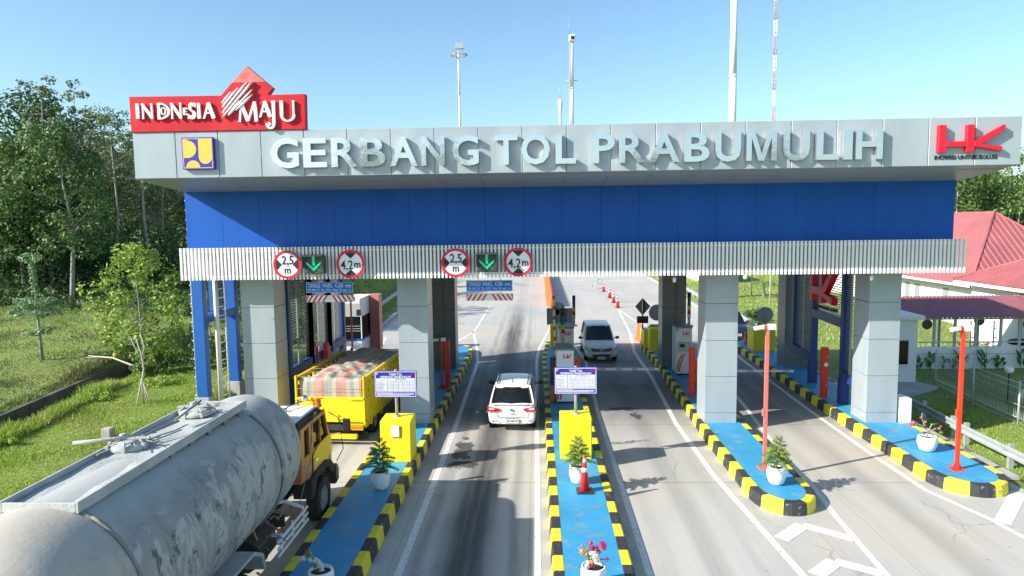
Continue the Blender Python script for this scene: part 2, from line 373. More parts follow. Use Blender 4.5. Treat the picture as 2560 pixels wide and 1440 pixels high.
# chevrons in front of the island noses
line([(5.16, 14.36), (5.88, 15.06)], .34, .007); line([(5.88, 15.06), (6.72, 14.36)], .30, .009)
line([(5.30, 12.85), (5.89, 13.4)], .34, .007); line([(5.89, 13.4), (6.6, 12.9)], .30, .009)
line([(5.4, 11.3), (5.9, 11.9)], .26, .007); line([(5.9, 11.9), (6.5, 11.4)], .22, .009)
line([(11.2, 11), (10.35, 14.5), (10.23, 15.37), (9.72, 17.1), (9.66, 19.66), (9.72, 25.3), (10.0, 33.6), (10.3, 38)], .14)
line([(10.35, 15.2), (11.9, 16.95)], .34, .007)
line([(-9.4, 41.2), (-8.95, 38.2), (-8.6, 35.5)], .16)
for y in (40.2, 39, 37.8, 36.4): line([(-8.95, y - .1), (-10.0, y - .25)], .18, .007)
line([(-9.95, 34.5), (-10.2, 41.6), (-11.0, 53), (-12.4, 79)], .14)
line([(12.7, 54), (13.15, 69), (13.35, 84)], .16)
line([(1.5, 81.8), (12.9, 79.6)], .25)
line([(12.2, 42), (12.6, 54)], .14)
mk.build('road_markings', M_line, kind='structure')
# kerb along the far left road edge
kb = MB()
for a, b in (((-10.02, 35), (-10.3, 41.6)), ((-10.3, 41.6), (-11.12, 55)), ((-11.12, 55), (-12.6, 82))):
    kb.bar((a[0], a[1], .07), (b[0], b[1], .07), .22, .18)
for a, b in (((12.3, 40), (12.95, 62)), ((12.95, 62), (13.6, 84))): kb.bar((a[0], a[1], .05), (b[0], b[1], .05), .25, .14)
kb.build('kerb', M_conc, kind='structure')
# concrete channel walls
ch = MB()
def lw(y, dx, z0, z1, th):
    return None
ysd = [8 + i * 1.0 for i in range(23)]
for a, b in zip(ysd, ysd[1:]):
    for off, zt in ((-.92, 1.27), (.0, .98)):
        xa, xb = lipx(a) + off, lipx(b) + off
        ch.hexa([(xa - .09, a, -.5), (xa + .09, a, -.5), (xb + .09, b, -.5), (xb - .09, b, -.5)], [(xa - .09, a, zt), (xa + .09, a, zt), (xb + .09, b, zt), (xb - .09, b, zt)])
    ch.hexa([(lipx(a) - .9, a, -.3), (lipx(a), a, -.3), (lipx(b), b, -.3), (lipx(b) - .9, b, -.3)], [(lipx(a) - .9, a, -.22), (lipx(a), a, -.22), (lipx(b), b, -.22), (lipx(b) - .9, b, -.22)])
ch = ch.build('drainage_channel', M_dconc)
tag(ch, 'dark stained concrete drainage channel crossing the grass on the left', 'drain')
# ---------------------------------------------------------------- traffic islands
def island(label, outline, closed=True, h=.3, phase=0):
    """outline: counter clockwise outer line at road level"""
    t = thing('traffic_island', label, 'traffic island', (sum(p[0] for p in outline) / len(outline), min(p[1] for p in outline) + 1, 0), 0, 'toll islands between the lanes')
    # resample
    pts = [Vector((*p, 0)) for p in outline]; n = len(pts); rs = []
    seg = [(pts[i], pts[(i + 1) % n]) for i in range(n if closed else n - 1)]
    tot = sum((b - a).length for a, b in seg); cnt = max(8, round(tot / .6)); cnt += cnt % 2
    step = tot / cnt
    def at(dist):
        dist %= tot
        for a, b in seg:
            l = (b - a).length
            if dist <= l: return a + (b - a) * dist / l
            dist -= l
        return seg[-1][1]
    kb = MB(); sub = 3; P = [at(i * step / sub) for i in range(cnt * sub)]; N = len(P)
    nor = []
    for i in range(N):
        d = (P[(i + 1) % N] - P[i - 1]).normalized(); nor.append(Vector((-d.y, d.x, 0)))   # inward for ccw
    prof = [(.0, -.02), (.03, h * .93), (.06, h), (.23, h), (.25, h - .02)]
    for i in range(N):
        j = (i + 1) % N; c = (i // sub + phase) % 2
        for (o1, z1), (o2, z2) in zip(prof, prof[1:]):
            a, b = P[i] + nor[i] * o1, P[j] + nor[j] * o1; c2, d2 = P[j] + nor[j] * o2, P[i] + nor[i] * o2
            kb.add([(a.x, a.y, z1), (b.x, b.y, z1), (c2.x, c2.y, z2), (d2.x, d2.y, z2)], [(0, 1, 2, 3)], c)
    kb.build('kerb', [M_kyel, M_kblk], t)
    tp = MB(); q = [P[i] + nor[i] * .24 for i in range(N)]
    
    ya, yb = min(p.y for p in q) + .002, max(p.y for p in q) - .002; M_ = 90; rows = []
    for k in range(M_ + 1):
        f_ = k / M_; f_ = .5 - .5 * math.cos(PI * f_); yy = ya + (yb - ya) * f_; xs = []
        for i in range(N):
            a, b = q[i], q[(i + 1) % N]
            if (a.y - yy) * (b.y - yy) <= 0 and abs(a.y - b.y) > 1e-7: xs.append(a.x + (b.x - a.x) * (yy - a.y) / (b.y - a.y))
        if len(xs) >= 2: rows.append((min(xs), max(xs), yy))
    for (a, b, y0_), (c_, d_, y1_) in zip(rows, rows[1:]): tp.quad((a, y0_, h - .004), (b, y0_, h - .004), (d_, y1_, h - .004), (c_, y1_, h - .004))
    tp.build('paved_top', M_isl, t)
    return t
def arc(cx, cy, rx, ry, a0, a1, n=10): return [(cx + rx * math.cos(math.radians(a0 + (a1 - a0) * i / n)), cy + ry * math.sin(math.radians(a0 + (a1 - a0) * i / n))) for i in range(n + 1)]
island('blue topped island between the tanker lane and the white car lane', [(-4.98, 7), (-3.43, 7), (-3.42, 34)] + arc(-4.15, 35.2, .73, 1.5, 0, 180, 8) + [(-5.0, 34)])
island('narrow blue topped island carrying the cone and the toll machines, beside the white car', [(.22, 7), (1.79, 7), (1.79, 33)] + arc(1.0, 35.5, .75, 3.6, 0, 180, 8) + [(.12, 33)])
island('rounded blue topped island with faded pink pole, right of the silver van lane', arc(5.92, 16.6, .78, 1.1, 180, 360, 10) + [(6.72, 18), (6.8, 30), (6.75, 36)] + arc(6.1, 37, .6, 1.5, 0, 180, 6) + [(5.5, 32), (5.14, 21)], phase=1)
island('rightmost rounded blue topped island with the bright red pole and bougainvillea pot', arc(11.0, 17.75, .95, 1.15, 180, 360, 10) + [(11.97, 19.5), (12.03, 30), (12.1, 36)] + arc(11.2, 36.5, .9, 1.2, 0, 180, 6) + [(10.35, 34), (10.1, 24)], phase=1)
island('leftmost blue island mostly hidden behind the tanker and the yellow truck', [(-9.93, 20.5), (-8.42, 20.5), (-8.42, 35)] + arc(-9.15, 35.3, .72, 1.3, 0, 180, 8) + [(-9.93, 35)])
# ---------------------------------------------------------------- the toll gate
TG = thing('toll_gate', 'wide toll gate with grey lettered beam, blue band and white slats', 'toll gate', (0.8, 22, 0))
X0, X1 = -11.1, 12.68
f = MB(); k = 20; w = (X1 - X0) / k
for i in range(k):
    a, b = X0 + i * w + .006, X0 + (i + 1) * w - .006
    f.prism([(18.70, 8.205), (18.70, 9.46), (19.3, 9.46), (19.3, 8.17)], a, b, 'yz')
f.build('fascia_panel', M_alu, TG, bevel=.012)
f = MB(); f.prism([(18.73, 8.20), (18.73, 9.44), (31.5, 9.44), (31.5, 8.2), (31.2, 6.2), (21.5, 6.2), (21.5, 7.98), (21.3, 7.98)], X0 + .02, X1 - .02, 'yz'); f.build('roof', M_alud, TG)
f = MB()
for i in range(k):
    a, b = X0 + i * w + .008, X0 + (i + 1) * w - .008
    f.prism([(19.31, 8.13), (19.31, 8.17), (21.28, 7.995), (21.28, 7.955)], a, b, 'yz')
f.build('soffit_panel', M_alud, TG)
f = MB(); w2 = (X1 - .1 - X0) / k
for i in range(k): f.box(X0 + .0 + i * w2 + .003, X0 + (i + 1) * w2 - .003, 21.3, 21.36, 6.2, 7.975)
f.box(X0, X0 + .06, 21.37, 31.2, 6.2, 7.97); f.box(X1 - .16, X1 - .1, 21.37, 31.2, 6.2, 7.97)
f.build('blue_band', M_blue, TG, bevel=.002)
f = MB(); f.box(X0 + .1, X1 - .15, 21.361, 21.39, 6.21, 7.97); f.build('band_backing', mat('band_joint', (.004, .05, .22), .6), TG)
f = MB(); n = 205
for i in range(n):
    x = X0 + (X1 - X0 - .06) * i / (n - 1); f.box(x, x + .062, 20.8, 20.86, 5.21, 6.21)
f.box(X0, X1, 20.862, 20.90, 5.30, 5.335, 0); f.box(X0, X1, 20.862, 20.90, 6.08, 6.115, 0)
f.build('slat_screen', M_slat, TG)
f = MB(); f.box(X0 + .05, X1 - .05, 21.22, 21.28, 5.33, 6.19); f.box(X0 + .05, X1 - .05, 20.91, 21.28, 6.17, 6.2); f.build('screen_backing', M_alud, TG)
f = MB(); f.box(X0 + .1, X1 - .1, 21.4, 31.3, 5.6, 6.19); f.build('ceiling', M_ceil, TG)
# pillars: panelled boxes
def pillar(x0, x1, y0, y1, joints, z0=.28, z1=5.6, mid=None, m=None):
    f = MB(); zs = [z0] + joints + [z1]
    xs = [(x0, x1)] if mid is None else [(x0, mid - .006), (mid + .006, x1)]
    for a, b in zip(zs, zs[1:]):
        for u, v in xs: f.box(u, v, y0, y1, a + .006, b - .006)
    f.box(x0 + .02, x1 - .02, y0 + .02, y1 - .02, z0, z1, 1)
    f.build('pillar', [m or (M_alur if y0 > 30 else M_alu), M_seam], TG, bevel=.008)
JF = [.62, 1.82, 3.0, 4.2]
pillar(-9.78, -8.68, 22, 23.05, JF); pillar(-4.6, -3.62, 22, 23.05, JF); pillar(5.35, 6.38, 22, 23.05, JF); pillar(10.5, 11.48, 22, 23.05, JF)
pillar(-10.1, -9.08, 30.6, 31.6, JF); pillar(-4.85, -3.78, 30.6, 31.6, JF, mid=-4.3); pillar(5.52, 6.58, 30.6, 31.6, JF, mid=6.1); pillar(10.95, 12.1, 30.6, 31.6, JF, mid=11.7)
# blue steel frame at the left end
f = MB(); gz0 = 1.35
f.box(-11.1, -10.75, 21.4, 21.7, gz0, 5.9); f.box(-11.1, -10.75, 23.7, 24.0, gz0, 5.9); f.box(-11.08, -10.77, 22.5, 22.75, 4.03, 5.9)
f.box(-11.09, -10.76, 21.71, 23.69, 3.75, 4.02)
f.build('steel_frame', M_bluef, TG, bevel=.01)
for y in (21.4, 23.7):
    f = MB(); f.box(-11.16, -10.7, y - .06, y + .36, .7, gz0); f.build('plinth', M_conc, TG, bevel=.01)
f = MB()
for y in (22.15, 22.65): f.tube([(-10.62, y, .95), (-10.62, y, 5.9)], .028)
for i in range(16): f.tube([(-10.62, 22.15, 1.2 + i * .3), (-10.62, 22.65, 1.2 + i * .3)], .014, 6)
f.build('ladder', M_white, TG)
f = MB(); f.tube([(-10.62, 22.0, .95), (-10.62, 22.0, 5.9)], .065, 10); f.build('rain_pipe', M_white, TG)
f = MB(); f.tube([(-11.16, 21.5, 1.2), (-11.16, 21.5, 8.0)], .012, 5)
for i in range(22): f.ell((-11.18, 21.5, 1.4 + i * .3), .035, .035, .02, 6, 4)
f.build('lamp_string', M_wlet, TG)
# louvred side screens
def screen(P, z0s, bays, name_mats, facing):
    """P(y) gives x; bays: (y0,y1,zbottom)"""
    fr = MB(); lv = MB()
    th = .12
    for (a, b, zb) in bays:
        for y in (a, b):
            fr.box(P(y) - th, P(y) + th, y - .11, y + .11, zb - .18, 5.6)
        fr.hexa([(P(a) - th, a + .11, zb - .2), (P(a) + th, a + .11, zb - .2), (P(b) + th, b - .11, zb - .2), (P(b) - th, b - .11, zb - .2)], [(P(a) - th, a + .11, zb + .1), (P(a) + th, a + .11, zb + .1), (P(b) + th, b - .11, zb + .1), (P(b) - th, b - .11, zb + .1)])
        z = zb + .16
        while z < 5.5:
            c = facing
            lv.add([(P(a) - .03 * c, a + .12, z), (P(b) - .03 * c, b - .12, z), (P(b) + .03 * c, b - .12, z + .045), (P(a) + .03 * c, a + .12, z + .045),
                    (P(a) - .03 * c, a + .12, z + .008), (P(b) - .03 * c, b - .12, z + .008), (P(b) + .03 * c, b - .12, z + .053), (P(a) + .03 * c, a + .12, z + .053)],
                   [(0, 1, 2, 3), (7, 6, 5, 4), (0, 4, 5, 1), (3, 2, 6, 7)])
            z += .085
        ym = (a + b) / 2; lv.box(P(ym) - .06, P(ym) - .03, ym - .05, ym + .05, zb + .1, 5.55)
    return fr, lv
PL = lambda y: -8.74 - .02 * (y - 23)
fr, lv = screen(PL, 0, [(23.25, 25.7, 1.75), (25.7, 28.2, 1.75), (28.2, 30.4, 1.75)], None, 1)
for y in (23.6, 30.1): fr.box(PL(y) - .1, PL(y) + .1, y - .1, y + .1, .3, 1.6)
fr.build('screen_frame', M_navy, TG); lv.build('louvre', M_louv, TG)
PR = lambda y: 10.82 + .055 * (y - 24.3)
fr, lv = screen(PR, 0, [(23.15, 24.4, 1.35), (27.55, 29.9, 1.35)], None, -1)
fr.hexa([(PR(24.5) - .13, 24.5, 3.0), (PR(24.5) + .13, 24.5, 3.0), (PR(27.5) + .13, 27.5, 3.0), (PR(27.5) - .13, 27.5, 3.0)], [(PR(24.5) - .13, 24.5, 3.32), (PR(24.5) + .13, 24.5, 3.32), (PR(27.5) + .13, 27.5, 3.32), (PR(27.5) - .13, 27.5, 3.32)])
for y in (24.4, 27.6): fr.box(PR(y) - .14, PR(y) + .14, y - .15, y + .15, .28, 1.2)
z = 3.38
while z < 5.55:
    lv.hexa([(PR(24.55), 24.55, z), (PR(24.55) + .05, 24.55, z), (PR(27.45) + .05, 27.45, z), (PR(27.45), 27.45, z)], [(PR(24.55), 24.55, z + .03), (PR(24.55) + .05, 24.55, z + .03), (PR(27.45) + .05, 27.45, z + .03), (PR(27.45), 27.45, z + .03)]); z += .09
fr.build('screen_frame', M_navy, TG); lv.build('louvre', M_louv, TG)
# downpipe box at the right pillar
cb = MB(); cb.box(11.56, 11.9, 21.9, 22.55, .28, 1.1); o = cb.build('utility_cabinet', M_white, None, bevel=.02); tag(o, 'small white cabinet standing right of the rightmost front pillar', 'cabinet')
# ---------------------------------------------------------------- lettering and logos
def hk(x0, x1, z0, z1, ya, yb):
    P = [[(0, 0), (.115, 0), (.115, 1), (0, 1)], [(.43, 0), (.545, 0), (.545, 1), (.43, 1)], [(.117, .2), (.428, .2), (.428, .4), (.117, .4)],
         [(.547, .40), (.547, .2), (.69, .33), (1, .80), (1, 1)], [(.547, .2), (.62, .28), (.97, .20), (.97, .02)]]
    mb = MB()
    for i, q in enumerate(P): mb.prism([(x0 + u * (x1 - x0), z0 + v * (z1 - z0)) for u, v in q], ya - .001 * i, yb, 'xz')
    return mb
def crest(x0, x1, z0, z1, y, th):
    """blue square with yellow curved shapes"""
    w, h = x1 - x0, z1 - z0; A = MB(); B = MB(); C = MB()
    A.box(x0, x1, y, y + th, z0, z1)
    def T(q): return [(x0 + u * w, z0 + v * h) for u, v in q]
    for a, b, c, d in ((.035, .965, .945, .965), (.035, .965, .035, .055), (.035, .055, .056, .944), (.945, .965, .056, .944)): B.box(x0 + a * w, x0 + b * w, y - .006 * w, y, z0 + c * h, z0 + d * h)
    arcf = lambda cx, cy, r, a0, a1, n=12: [(cx + r * math.cos(math.radians(a0 + (a1 - a0) * i / n)), cy + r * math.sin(math.radians(a0 + (a1 - a0) * i / n))) for i in range(n + 1)]
    C.prism(T([(.06, .36)] + arcf(.19, .63, .27, -90, 90) + [(.06, .90)]), y - .008 * w, y, 'xz')
    C.prism(T([(.53, .94), (.53, .38)] + arcf(.735, .37, .205, 180, 350) + [(.94, .37), (.94, .94)]), y - .008 * w, y, 'xz')
    C.prism(T(arcf(.34, .06, .22, 0, 180)), y - .008 * w, y, 'xz')
    C.prism(T([(.06, .905), (.2, .905), (.2, .94), (.06, .94)]), y - .008 * w, y, 'xz')
    return A, B, C
M_cblue = mat('crest_blue', (.035, .03, .36), .4); M_cyel = mat('crest_yellow', (.85, .48, .06), .5); M_cor = mat('crest_orange', (.8, .42, .25), .5)
CR = thing('emblem_sign', 'square blue and yellow emblem plate on the left end of the grey beam', 'emblem', (-9.2, 18.7, 8.43))
A, B, C = crest(-9.68, -8.8, 8.43, 9.29, 18.58, .1); A.build('plate', M_cblue, CR, bevel=.01); B.build('border_line', M_cor, CR); C.build('emblem_shape', M_cyel, CR)
# GERBANG TOL PRABUMULIH : every letter a part; positions measured along the beam
LET = [('G', 677, 748), ('E', 760, 820), ('R', 832, 899), ('B', 907, 970), ('A', 981, 1052), ('N', 1062, 1121), ('G', 1140, 1207), ('T', 1247, 1305), ('O', 1314, 1386), ('L', 1400, 1451),
       ('P', 1492, 1548), ('R', 1558, 1624), ('A', 1634, 1708), ('B', 1720, 1782), ('U', 1797, 1859), ('M', 1873, 1947), ('U', 1964, 2027), ('L', 2043, 2097), ('I', 2109, 2131), ('H', 2139, 2204)]
def bx(px): return -7.21 + (px - 677) * (9.06 + 7.21) / (2205 - 677)
for ch_, a, b in LET:
    ex = .012 if ch_ in 'GOU' else 0
    ta = bx(a); tb = bx(b); t0 = (a - 677) / 1528
    z0, z1 = 8.43 - .03 * t0, 9.21 - .03 * t0
    if ch_ == 'I': mb = MB(); mb.box(ta, tb, 18.55, 18.67, z0, z1)
    elif ch_ == 'M':
        mb = MB(); u = lambda a_, b_: (ta + a_ * (tb - ta), z0 + b_ * (z1 - z0)); mb.prism([u(0, 0), u(.17, 0), u(.17, .76), u(.41, 0), u(.59, 0), u(.83, .76), u(.83, 0), u(1, 0), u(1, 1), u(.74, 1), u(.5, .24), u(.26, 1), u(0, 1)], 18.55, 18.67, 'xz')
    else: mb = text_mb(ch_, ta, tb, z0 - ex, z1 + ex, 18.55, .12, .022)
    mb.build('letter', M_letter, TG)
    q = MB(); q.box((ta + tb) / 2 - .05, (ta + tb) / 2 + .05, 18.66, 18.705, (z0 + z1) / 2 - .02, (z0 + z1) / 2 + .02) if ch_ in 'IT' else None
hkp = thing('logo_sign', 'glossy red company logo with dark slogan at the right end of the grey beam', 'logo sign', (11.3, 18.7, 8.4))
hk(10.48, 12.16, 8.54, 9.25, 18.56, 18.68).build('logo_shape', M_redg, hkp, bevel=.006)
text_mb('INOVASI UNTUK SOLUSI', 10.46, 12.06, 8.37, 8.475, 18.68, .018, .012).build('slogan', M_blk, hkp)
# red board on top: INDONESIA MAJU
RB = thing('red_sign_board', 'red board with peaked top and white serif lettering on the roof', 'sign board', (-8.6, 18.9, 9.47))
out = [(-11.1, 9.465), (-6.27, 9.465), (-6.25, 10.40), (-7.27, 10.39), (-7.12, 10.58), (-7.30, 10.73), (-8.24, 10.73), (-8.555, 10.40), (-11.1, 10.42)]
f = MB(); f.prism(out, 18.66, 18.86, 'xz'); f.build('board', M_red, RB, bevel=.006)
f = MB(); f.prism([(-7.305, 10.732), (-7.81, 11.17), (-8.235, 10.732)], 18.66, 18.86, 'xz'); f.build('board_peak', M_redl, RB, bevel=.006)
def serif(ch, x0, x1, z0, z1, y):
    """heavy roman capitals from strokes, slab serifs with round ends"""
    w, h = x1 - x0, z1 - z0; t = min(.19 * w, .082) if ch not in 'I' else min(.42 * w, .085); t = .078 if h > .35 else .045; th = t * .55; mb = MB(); e = [0]
    def st(u0, v0, u1, v1, k=1.):
        e[0] += 1; p = Vector((x0 + u0 * w, 0, z0 + v0 * h)); q = Vector((x0 + u1 * w, 0, z0 + v1 * h)); d = (q - p).normalized(); nn = Vector((-d.z, 0, d.x)) * t * k / 2
        mb.prism([((p - nn).x, (p - nn).z), ((q - nn).x, (q - nn).z), ((q + nn).x, (q + nn).z), ((p + nn).x, (p + nn).z)], y - .0015 * e[0], y + .055, 'xz')
    def sf(u, v, hw=.16):
        hw *= .78     # slab
        e[0] += 1; a, b, c = x0 + u * w - hw * h * .55, x0 + u * w + hw * h * .55, z0 + v * h
        c = c - th if v > .9 else (c if v < .1 else c - th / 2)
        mb.prism([(a + th * .3, c), (b - th * .3, c), (b, c + th * .5), (b - th * .3, c + th), (a + th * .3, c + th), (a, c + th * .5)], y - .0015 * e[0], y + .055, 'xz')
    def ring(cu, cv, ru, rv, a0, a1, k=1., n=14):
        e[0] += 1; o = []; i_ = []
        for i in range(n + 1):
            a = math.radians(a0 + (a1 - a0) * i / n); wd = t * k * (.55 + .45 * abs(math.cos(a)))
            cx, cz = x0 + cu * w, z0 + cv * h
            o.append((cx + ru * w * math.cos(a), cz + rv * h * math.sin(a))); i_.append((cx + (ru * w - wd) * math.cos(a), cz + (rv * h - wd) * math.sin(a)))
        for i in range(n): mb.prism([o[i], o[i + 1], i_[i + 1], i_[i]], y - .0015 * e[0], y + .055, 'xz')
    if ch == 'I': st(.5, 0, .5, 1); sf(.5, 0, .2); sf(.5, 1, .2)
    if ch == 'N': st(.16, 0, .16, 1, .5); st(.86, 0, .86, 1, .5); st(.12, .98, .88, .04, .95); sf(.16, 0, .17); sf(.1, 1, .12); sf(.86, 1, .17)
    if ch == 'D': st(.14, 0, .14, 1, .8); ring(.26, .5, .74, .5, -90, 90, .8); st(.05, .045, .4, .045, .55); st(.05, .955, .4, .955, .55); 
    if ch == 'O': ring(.5, .5, .5, .5, 0, 360, .7, 20)
    if ch == 'E': st(.25, 0, .25, 1, 1.1); st(.1, .05, 1, .05, .6); st(.1, .95, .95, .95, .6); st(.3, .5, .8, .5, .6); st(.95, .0, .95, .22, .5); st(.9, .78, .9, 1, .5)
    if ch == 'S': ring(.5, .74, .42, .27, 20, 262, 1.1); ring(.5, .27, .46, .28, -160, 92, 1.1); st(.9, .72, .9, .98, .5); st(.07, .02, .07, .3, .5)
    if ch == 'A': st(.12, .02, .5, 1, .6); st(.88, .02, .48, 1, 1.25); st(.28, .36, .75, .36, .5); sf(.12, 0, .15); sf(.88, 0, .16)
    if ch == 'M': st(.1, .03, .2, 1, .6); st(.9, 0, .84, 1, 1.1); st(.18, .98, .5, .04, 1.2); st(.5, .04, .84, .98, .65); sf(.1, 0, .16); sf(.9, 0, .16); sf(.16, 1, .13); sf(.86, 1, .13)
    if ch == 'J': st(.62, .2, .62, 1, 1.); ring(.22, .2, .52, .2, -180, 0, 1.); mb.lathe([(t * .6, y - .004), (t * .6, y + .08)], (x0 + .06 * w, 0, z0 + .18 * h), 12, axis='y'); sf(.62, 1, .2)
    if ch == 'U': st(.17, .3, .17, 1, 1.1); st(.83, .3, .83, 1, .6); ring(.5, .33, .42, .33, -180, 0, .9); sf(.17, 1, .18); sf(.83, 1, .16)
    return mb
RL = [('I', 152, 214, 600, 466), ('N', 215, 330, 602, 466), ('D', 360, 476, 604, 462), ('O', 396, 446, 566, 500), ('N', 478, 590, 602, 462), ('E', 594, 634, 566, 506), ('S', 640, 712, 604, 460), ('I', 706, 770, 600, 464), ('A', 768, 884, 600, 462),
      ('M', 1082, 1268, 630, 455), ('A', 1272, 1388, 590, 452), ('J', 1355, 1438, 692, 448), ('U', 1450, 1612, 630, 446)]
def rx(z): return -11.1 + (z - 105) * 4.84 / 1576
def rz_(x, z): return 10.42 - (z - (402 - (x - 105) * .015)) * .95 / 311
for ch_, a, b, c, d in RL:
    serif(ch_, rx(a), rx(b), rz_(a, c), rz_(a, d), 18.59 - (.02 if ch_ == 'O' and a < 400 else 0)).build('letter', M_wlet, RB)
f = MB()
for (xa, za, xb, zb) in ((948, 466, 1034, 366), (950, 500, 1098, 332), (948, 550, 1176, 286), (950, 588, 1230, 276), (1000, 572, 1110, 440), (1000, 574, 1226, 348), (1070, 530, 1226, 390)):
    A_ = Vector((rx(xa), 0, rz_(xa, za))); B_ = Vector((rx(xb), 0, rz_(xb, zb))); d = (B_ - A_).normalized(); n_ = Vector((-d.z, 0, d.x)) * .016
    f.prism([(A_.x, A_.z), ((A_ + d * .1 - n_ * .8).x, (A_ + d * .1 - n_ * .8).z), ((B_ - d * .25 - n_).x, (B_ - d * .25 - n_).z), (B_.x, B_.z), ((B_ - d * .25 + n_).x, (B_ - d * .25 + n_).z), ((A_ + d * .1 + n_ * .8).x, (A_ + d * .1 + n_ * .8).z)], 18.56 - .001 * len(f.f) / 10, 18.65, 'xz')
f.build('wing_stroke', M_wlet, RB)
# HK logo hung in the right louvred screen, seen from the lane
HL = thing('logo_sign', 'dull red company logo hung on the louvres inside the right side screen', 'logo sign', (10.82, 25.9, 3.72), -PI / 2 + math.atan(.075) * 0)
mb = hk(-1.05, 1.05, 4.3, 5.75, -.28, -.06); 
for i, v in enumerate(mb.v): mb.v[i] = (v[0], v[1], v[2] - 4.3)
mb.build('logo_shape', M_redg, HL, world=False)
mb = text_mb('INOVASI UNTUK SOLUSI', -1.05, 1.05, -.24, -.12, -.1, .03, .01); mb.build('slogan', M_blk, HL, world=False)
# ---------------------------------------------------------------- signs on the slat screen
def ring_mb(cx, cz, y, r0, r1, th, n=40):
    mb = MB()
    for i in range(n):
        a, b = 2 * PI * i / n, 2 * PI * (i + 1) / n
        mb.prism([(cx + r0 * math.cos(a), cz + r0 * math.sin(a)), (cx + r1 * math.cos(a), cz + r1 * math.sin(a)), (cx + r1 * math.cos(b), cz + r1 * math.sin(b)), (cx + r0 * math.cos(b), cz + r0 * math.sin(b))], y, y + th, 'xz')
    return mb
M_sred = mat('sign_red', (.70, .008, .03), .4); M_swh = mat('sign_white', (.80, .82, .84), .4, 0, .03)
def round_sign(kind, cx, lab):
    cz = 5.68; r = .435; t = thing('road_sign', lab, 'road sign', (cx, 20.7, cz), 0, 'round restriction signs on the slat screen')
    mb = MB(); mb.lathe([(r, 20.66), (r, 20.70)], (cx, 0, cz), 40, axis='y', sm=False); mb.box(cx - .02, cx + .02, 20.7, 20.8, cz - .4, cz + .4); mb.build('sign_plate', M_swh, t)
    ring_mb(cx, cz, 20.652, r * .83, r, .008).build('red_ring', M_sred, t)
    mb = MB(); R = r * .82
    for s in (1, -1):
        arcp = [(R * math.cos(a), R * math.sin(a)) for a in [math.radians(q) for q in range(-27, 28, 6)]]
        if kind == 'w': pol = [(cx + s * x, cz + z) for x, z in [(R * .48, 0)] + arcp]
        else: pol = [(cx + z, cz + s * x) for x, z in [(R * .46, 0)] + arcp]
        mb.prism(pol, 20.652, 20.659, 'xz')
    mb.build('black_wedge', M_blk, t)
    if kind == 'w':
        a = text_mb('2,5', cx - .165, cx + .195, cz - .04, cz + .27, 20.65, .009, .012); b = text_mb('m', cx - .09, cx + .1, cz - .27, cz - .12, 20.65, .009, .012); a.merge(b)
    else:
        a = text_mb('4,2', cx - .31, cx + .07, cz - .21, cz + .11, 20.65, .009, .012); a.merge(text_mb('m', cx + .11, cx + .30, cz - .13, cz + .03, 20.65, .009, .012))
    a.build('digits', M_blk, t)
round_sign('w', -7.68, 'round width limit sign reading 2,5 m at the far left of the slat screen')
round_sign('h', -5.72, 'round height limit sign reading 4,2 m above the yellow truck lane')
round_sign('w', -2.51, 'round width limit sign reading 2,5 m over the white car lane')
round_sign('h', -.60, 'round height limit sign reading 4,2 m over the white car lane')
M_led = mat('green_led', (.0, .50, .20), .4, emit=.35, rgb3=(.0, .16, .07), m3=.48, s3=45); M_off = mat('unlit_led', (.10, .08, .075), .6); M_dbox = mat('signal_housing', (.05, .055, .06), .5)
def signal(cx, lab):
    cz = 5.68; t = thing('lane_signal', lab, 'lane signal', (cx, 20.65, cz), 0, 'lane signals on the slat screen')
    mb = MB(); mb.box(cx - .30, cx + .30, 20.45, 20.72, cz - .28, cz + .28); mb.build('housing', M_dbox, t, bevel=.01)
    mb = MB(); mb.prism([(20.27, cz + .255), (20.27, cz + .285), (20.445, cz + .31), (20.445, cz + .28)], cx - .31, cx + .31, 'yz'); mb.box(cx - .31, cx - .295, 20.3, 20.445, cz - .1, cz + .27); mb.box(cx + .295, cx + .31, 20.3, 20.445, cz - .1, cz + .27); mb.build('visor', M_dbox, t)
    mb = MB()
    mb.bar((cx - .2, 20.445, cz + .2), (cx + .22, 20.445, cz - .22), .05, .008, up=(0, 1, 0)); mb.bar((cx + .2, 20.441, cz + .2), (cx - .22, 20.441, cz - .22), .05, .008, up=(0, 1, 0)); mb.build('unlit_cross', M_off, t)
    mb = MB(); mb.prism([(cx - .04, cz - .02), (cx + .04, cz - .02), (cx + .04, cz + .25), (cx - .04, cz + .25)], 20.432, 20.438, 'xz')
    mb.prism([(cx - .22, cz + .10), (cx - .22, cz + .02), (cx, cz - .2), (cx + .22, cz + .02), (cx + .22, cz + .10), (cx, cz - .10)], 20.430, 20.436, 'xz'); mb.build('green_arrow', M_led, t)
signal(-6.79, 'black lane signal with green down arrow over the yellow truck lane'); signal(-1.54, 'black lane signal with green down arrow over the white car lane')
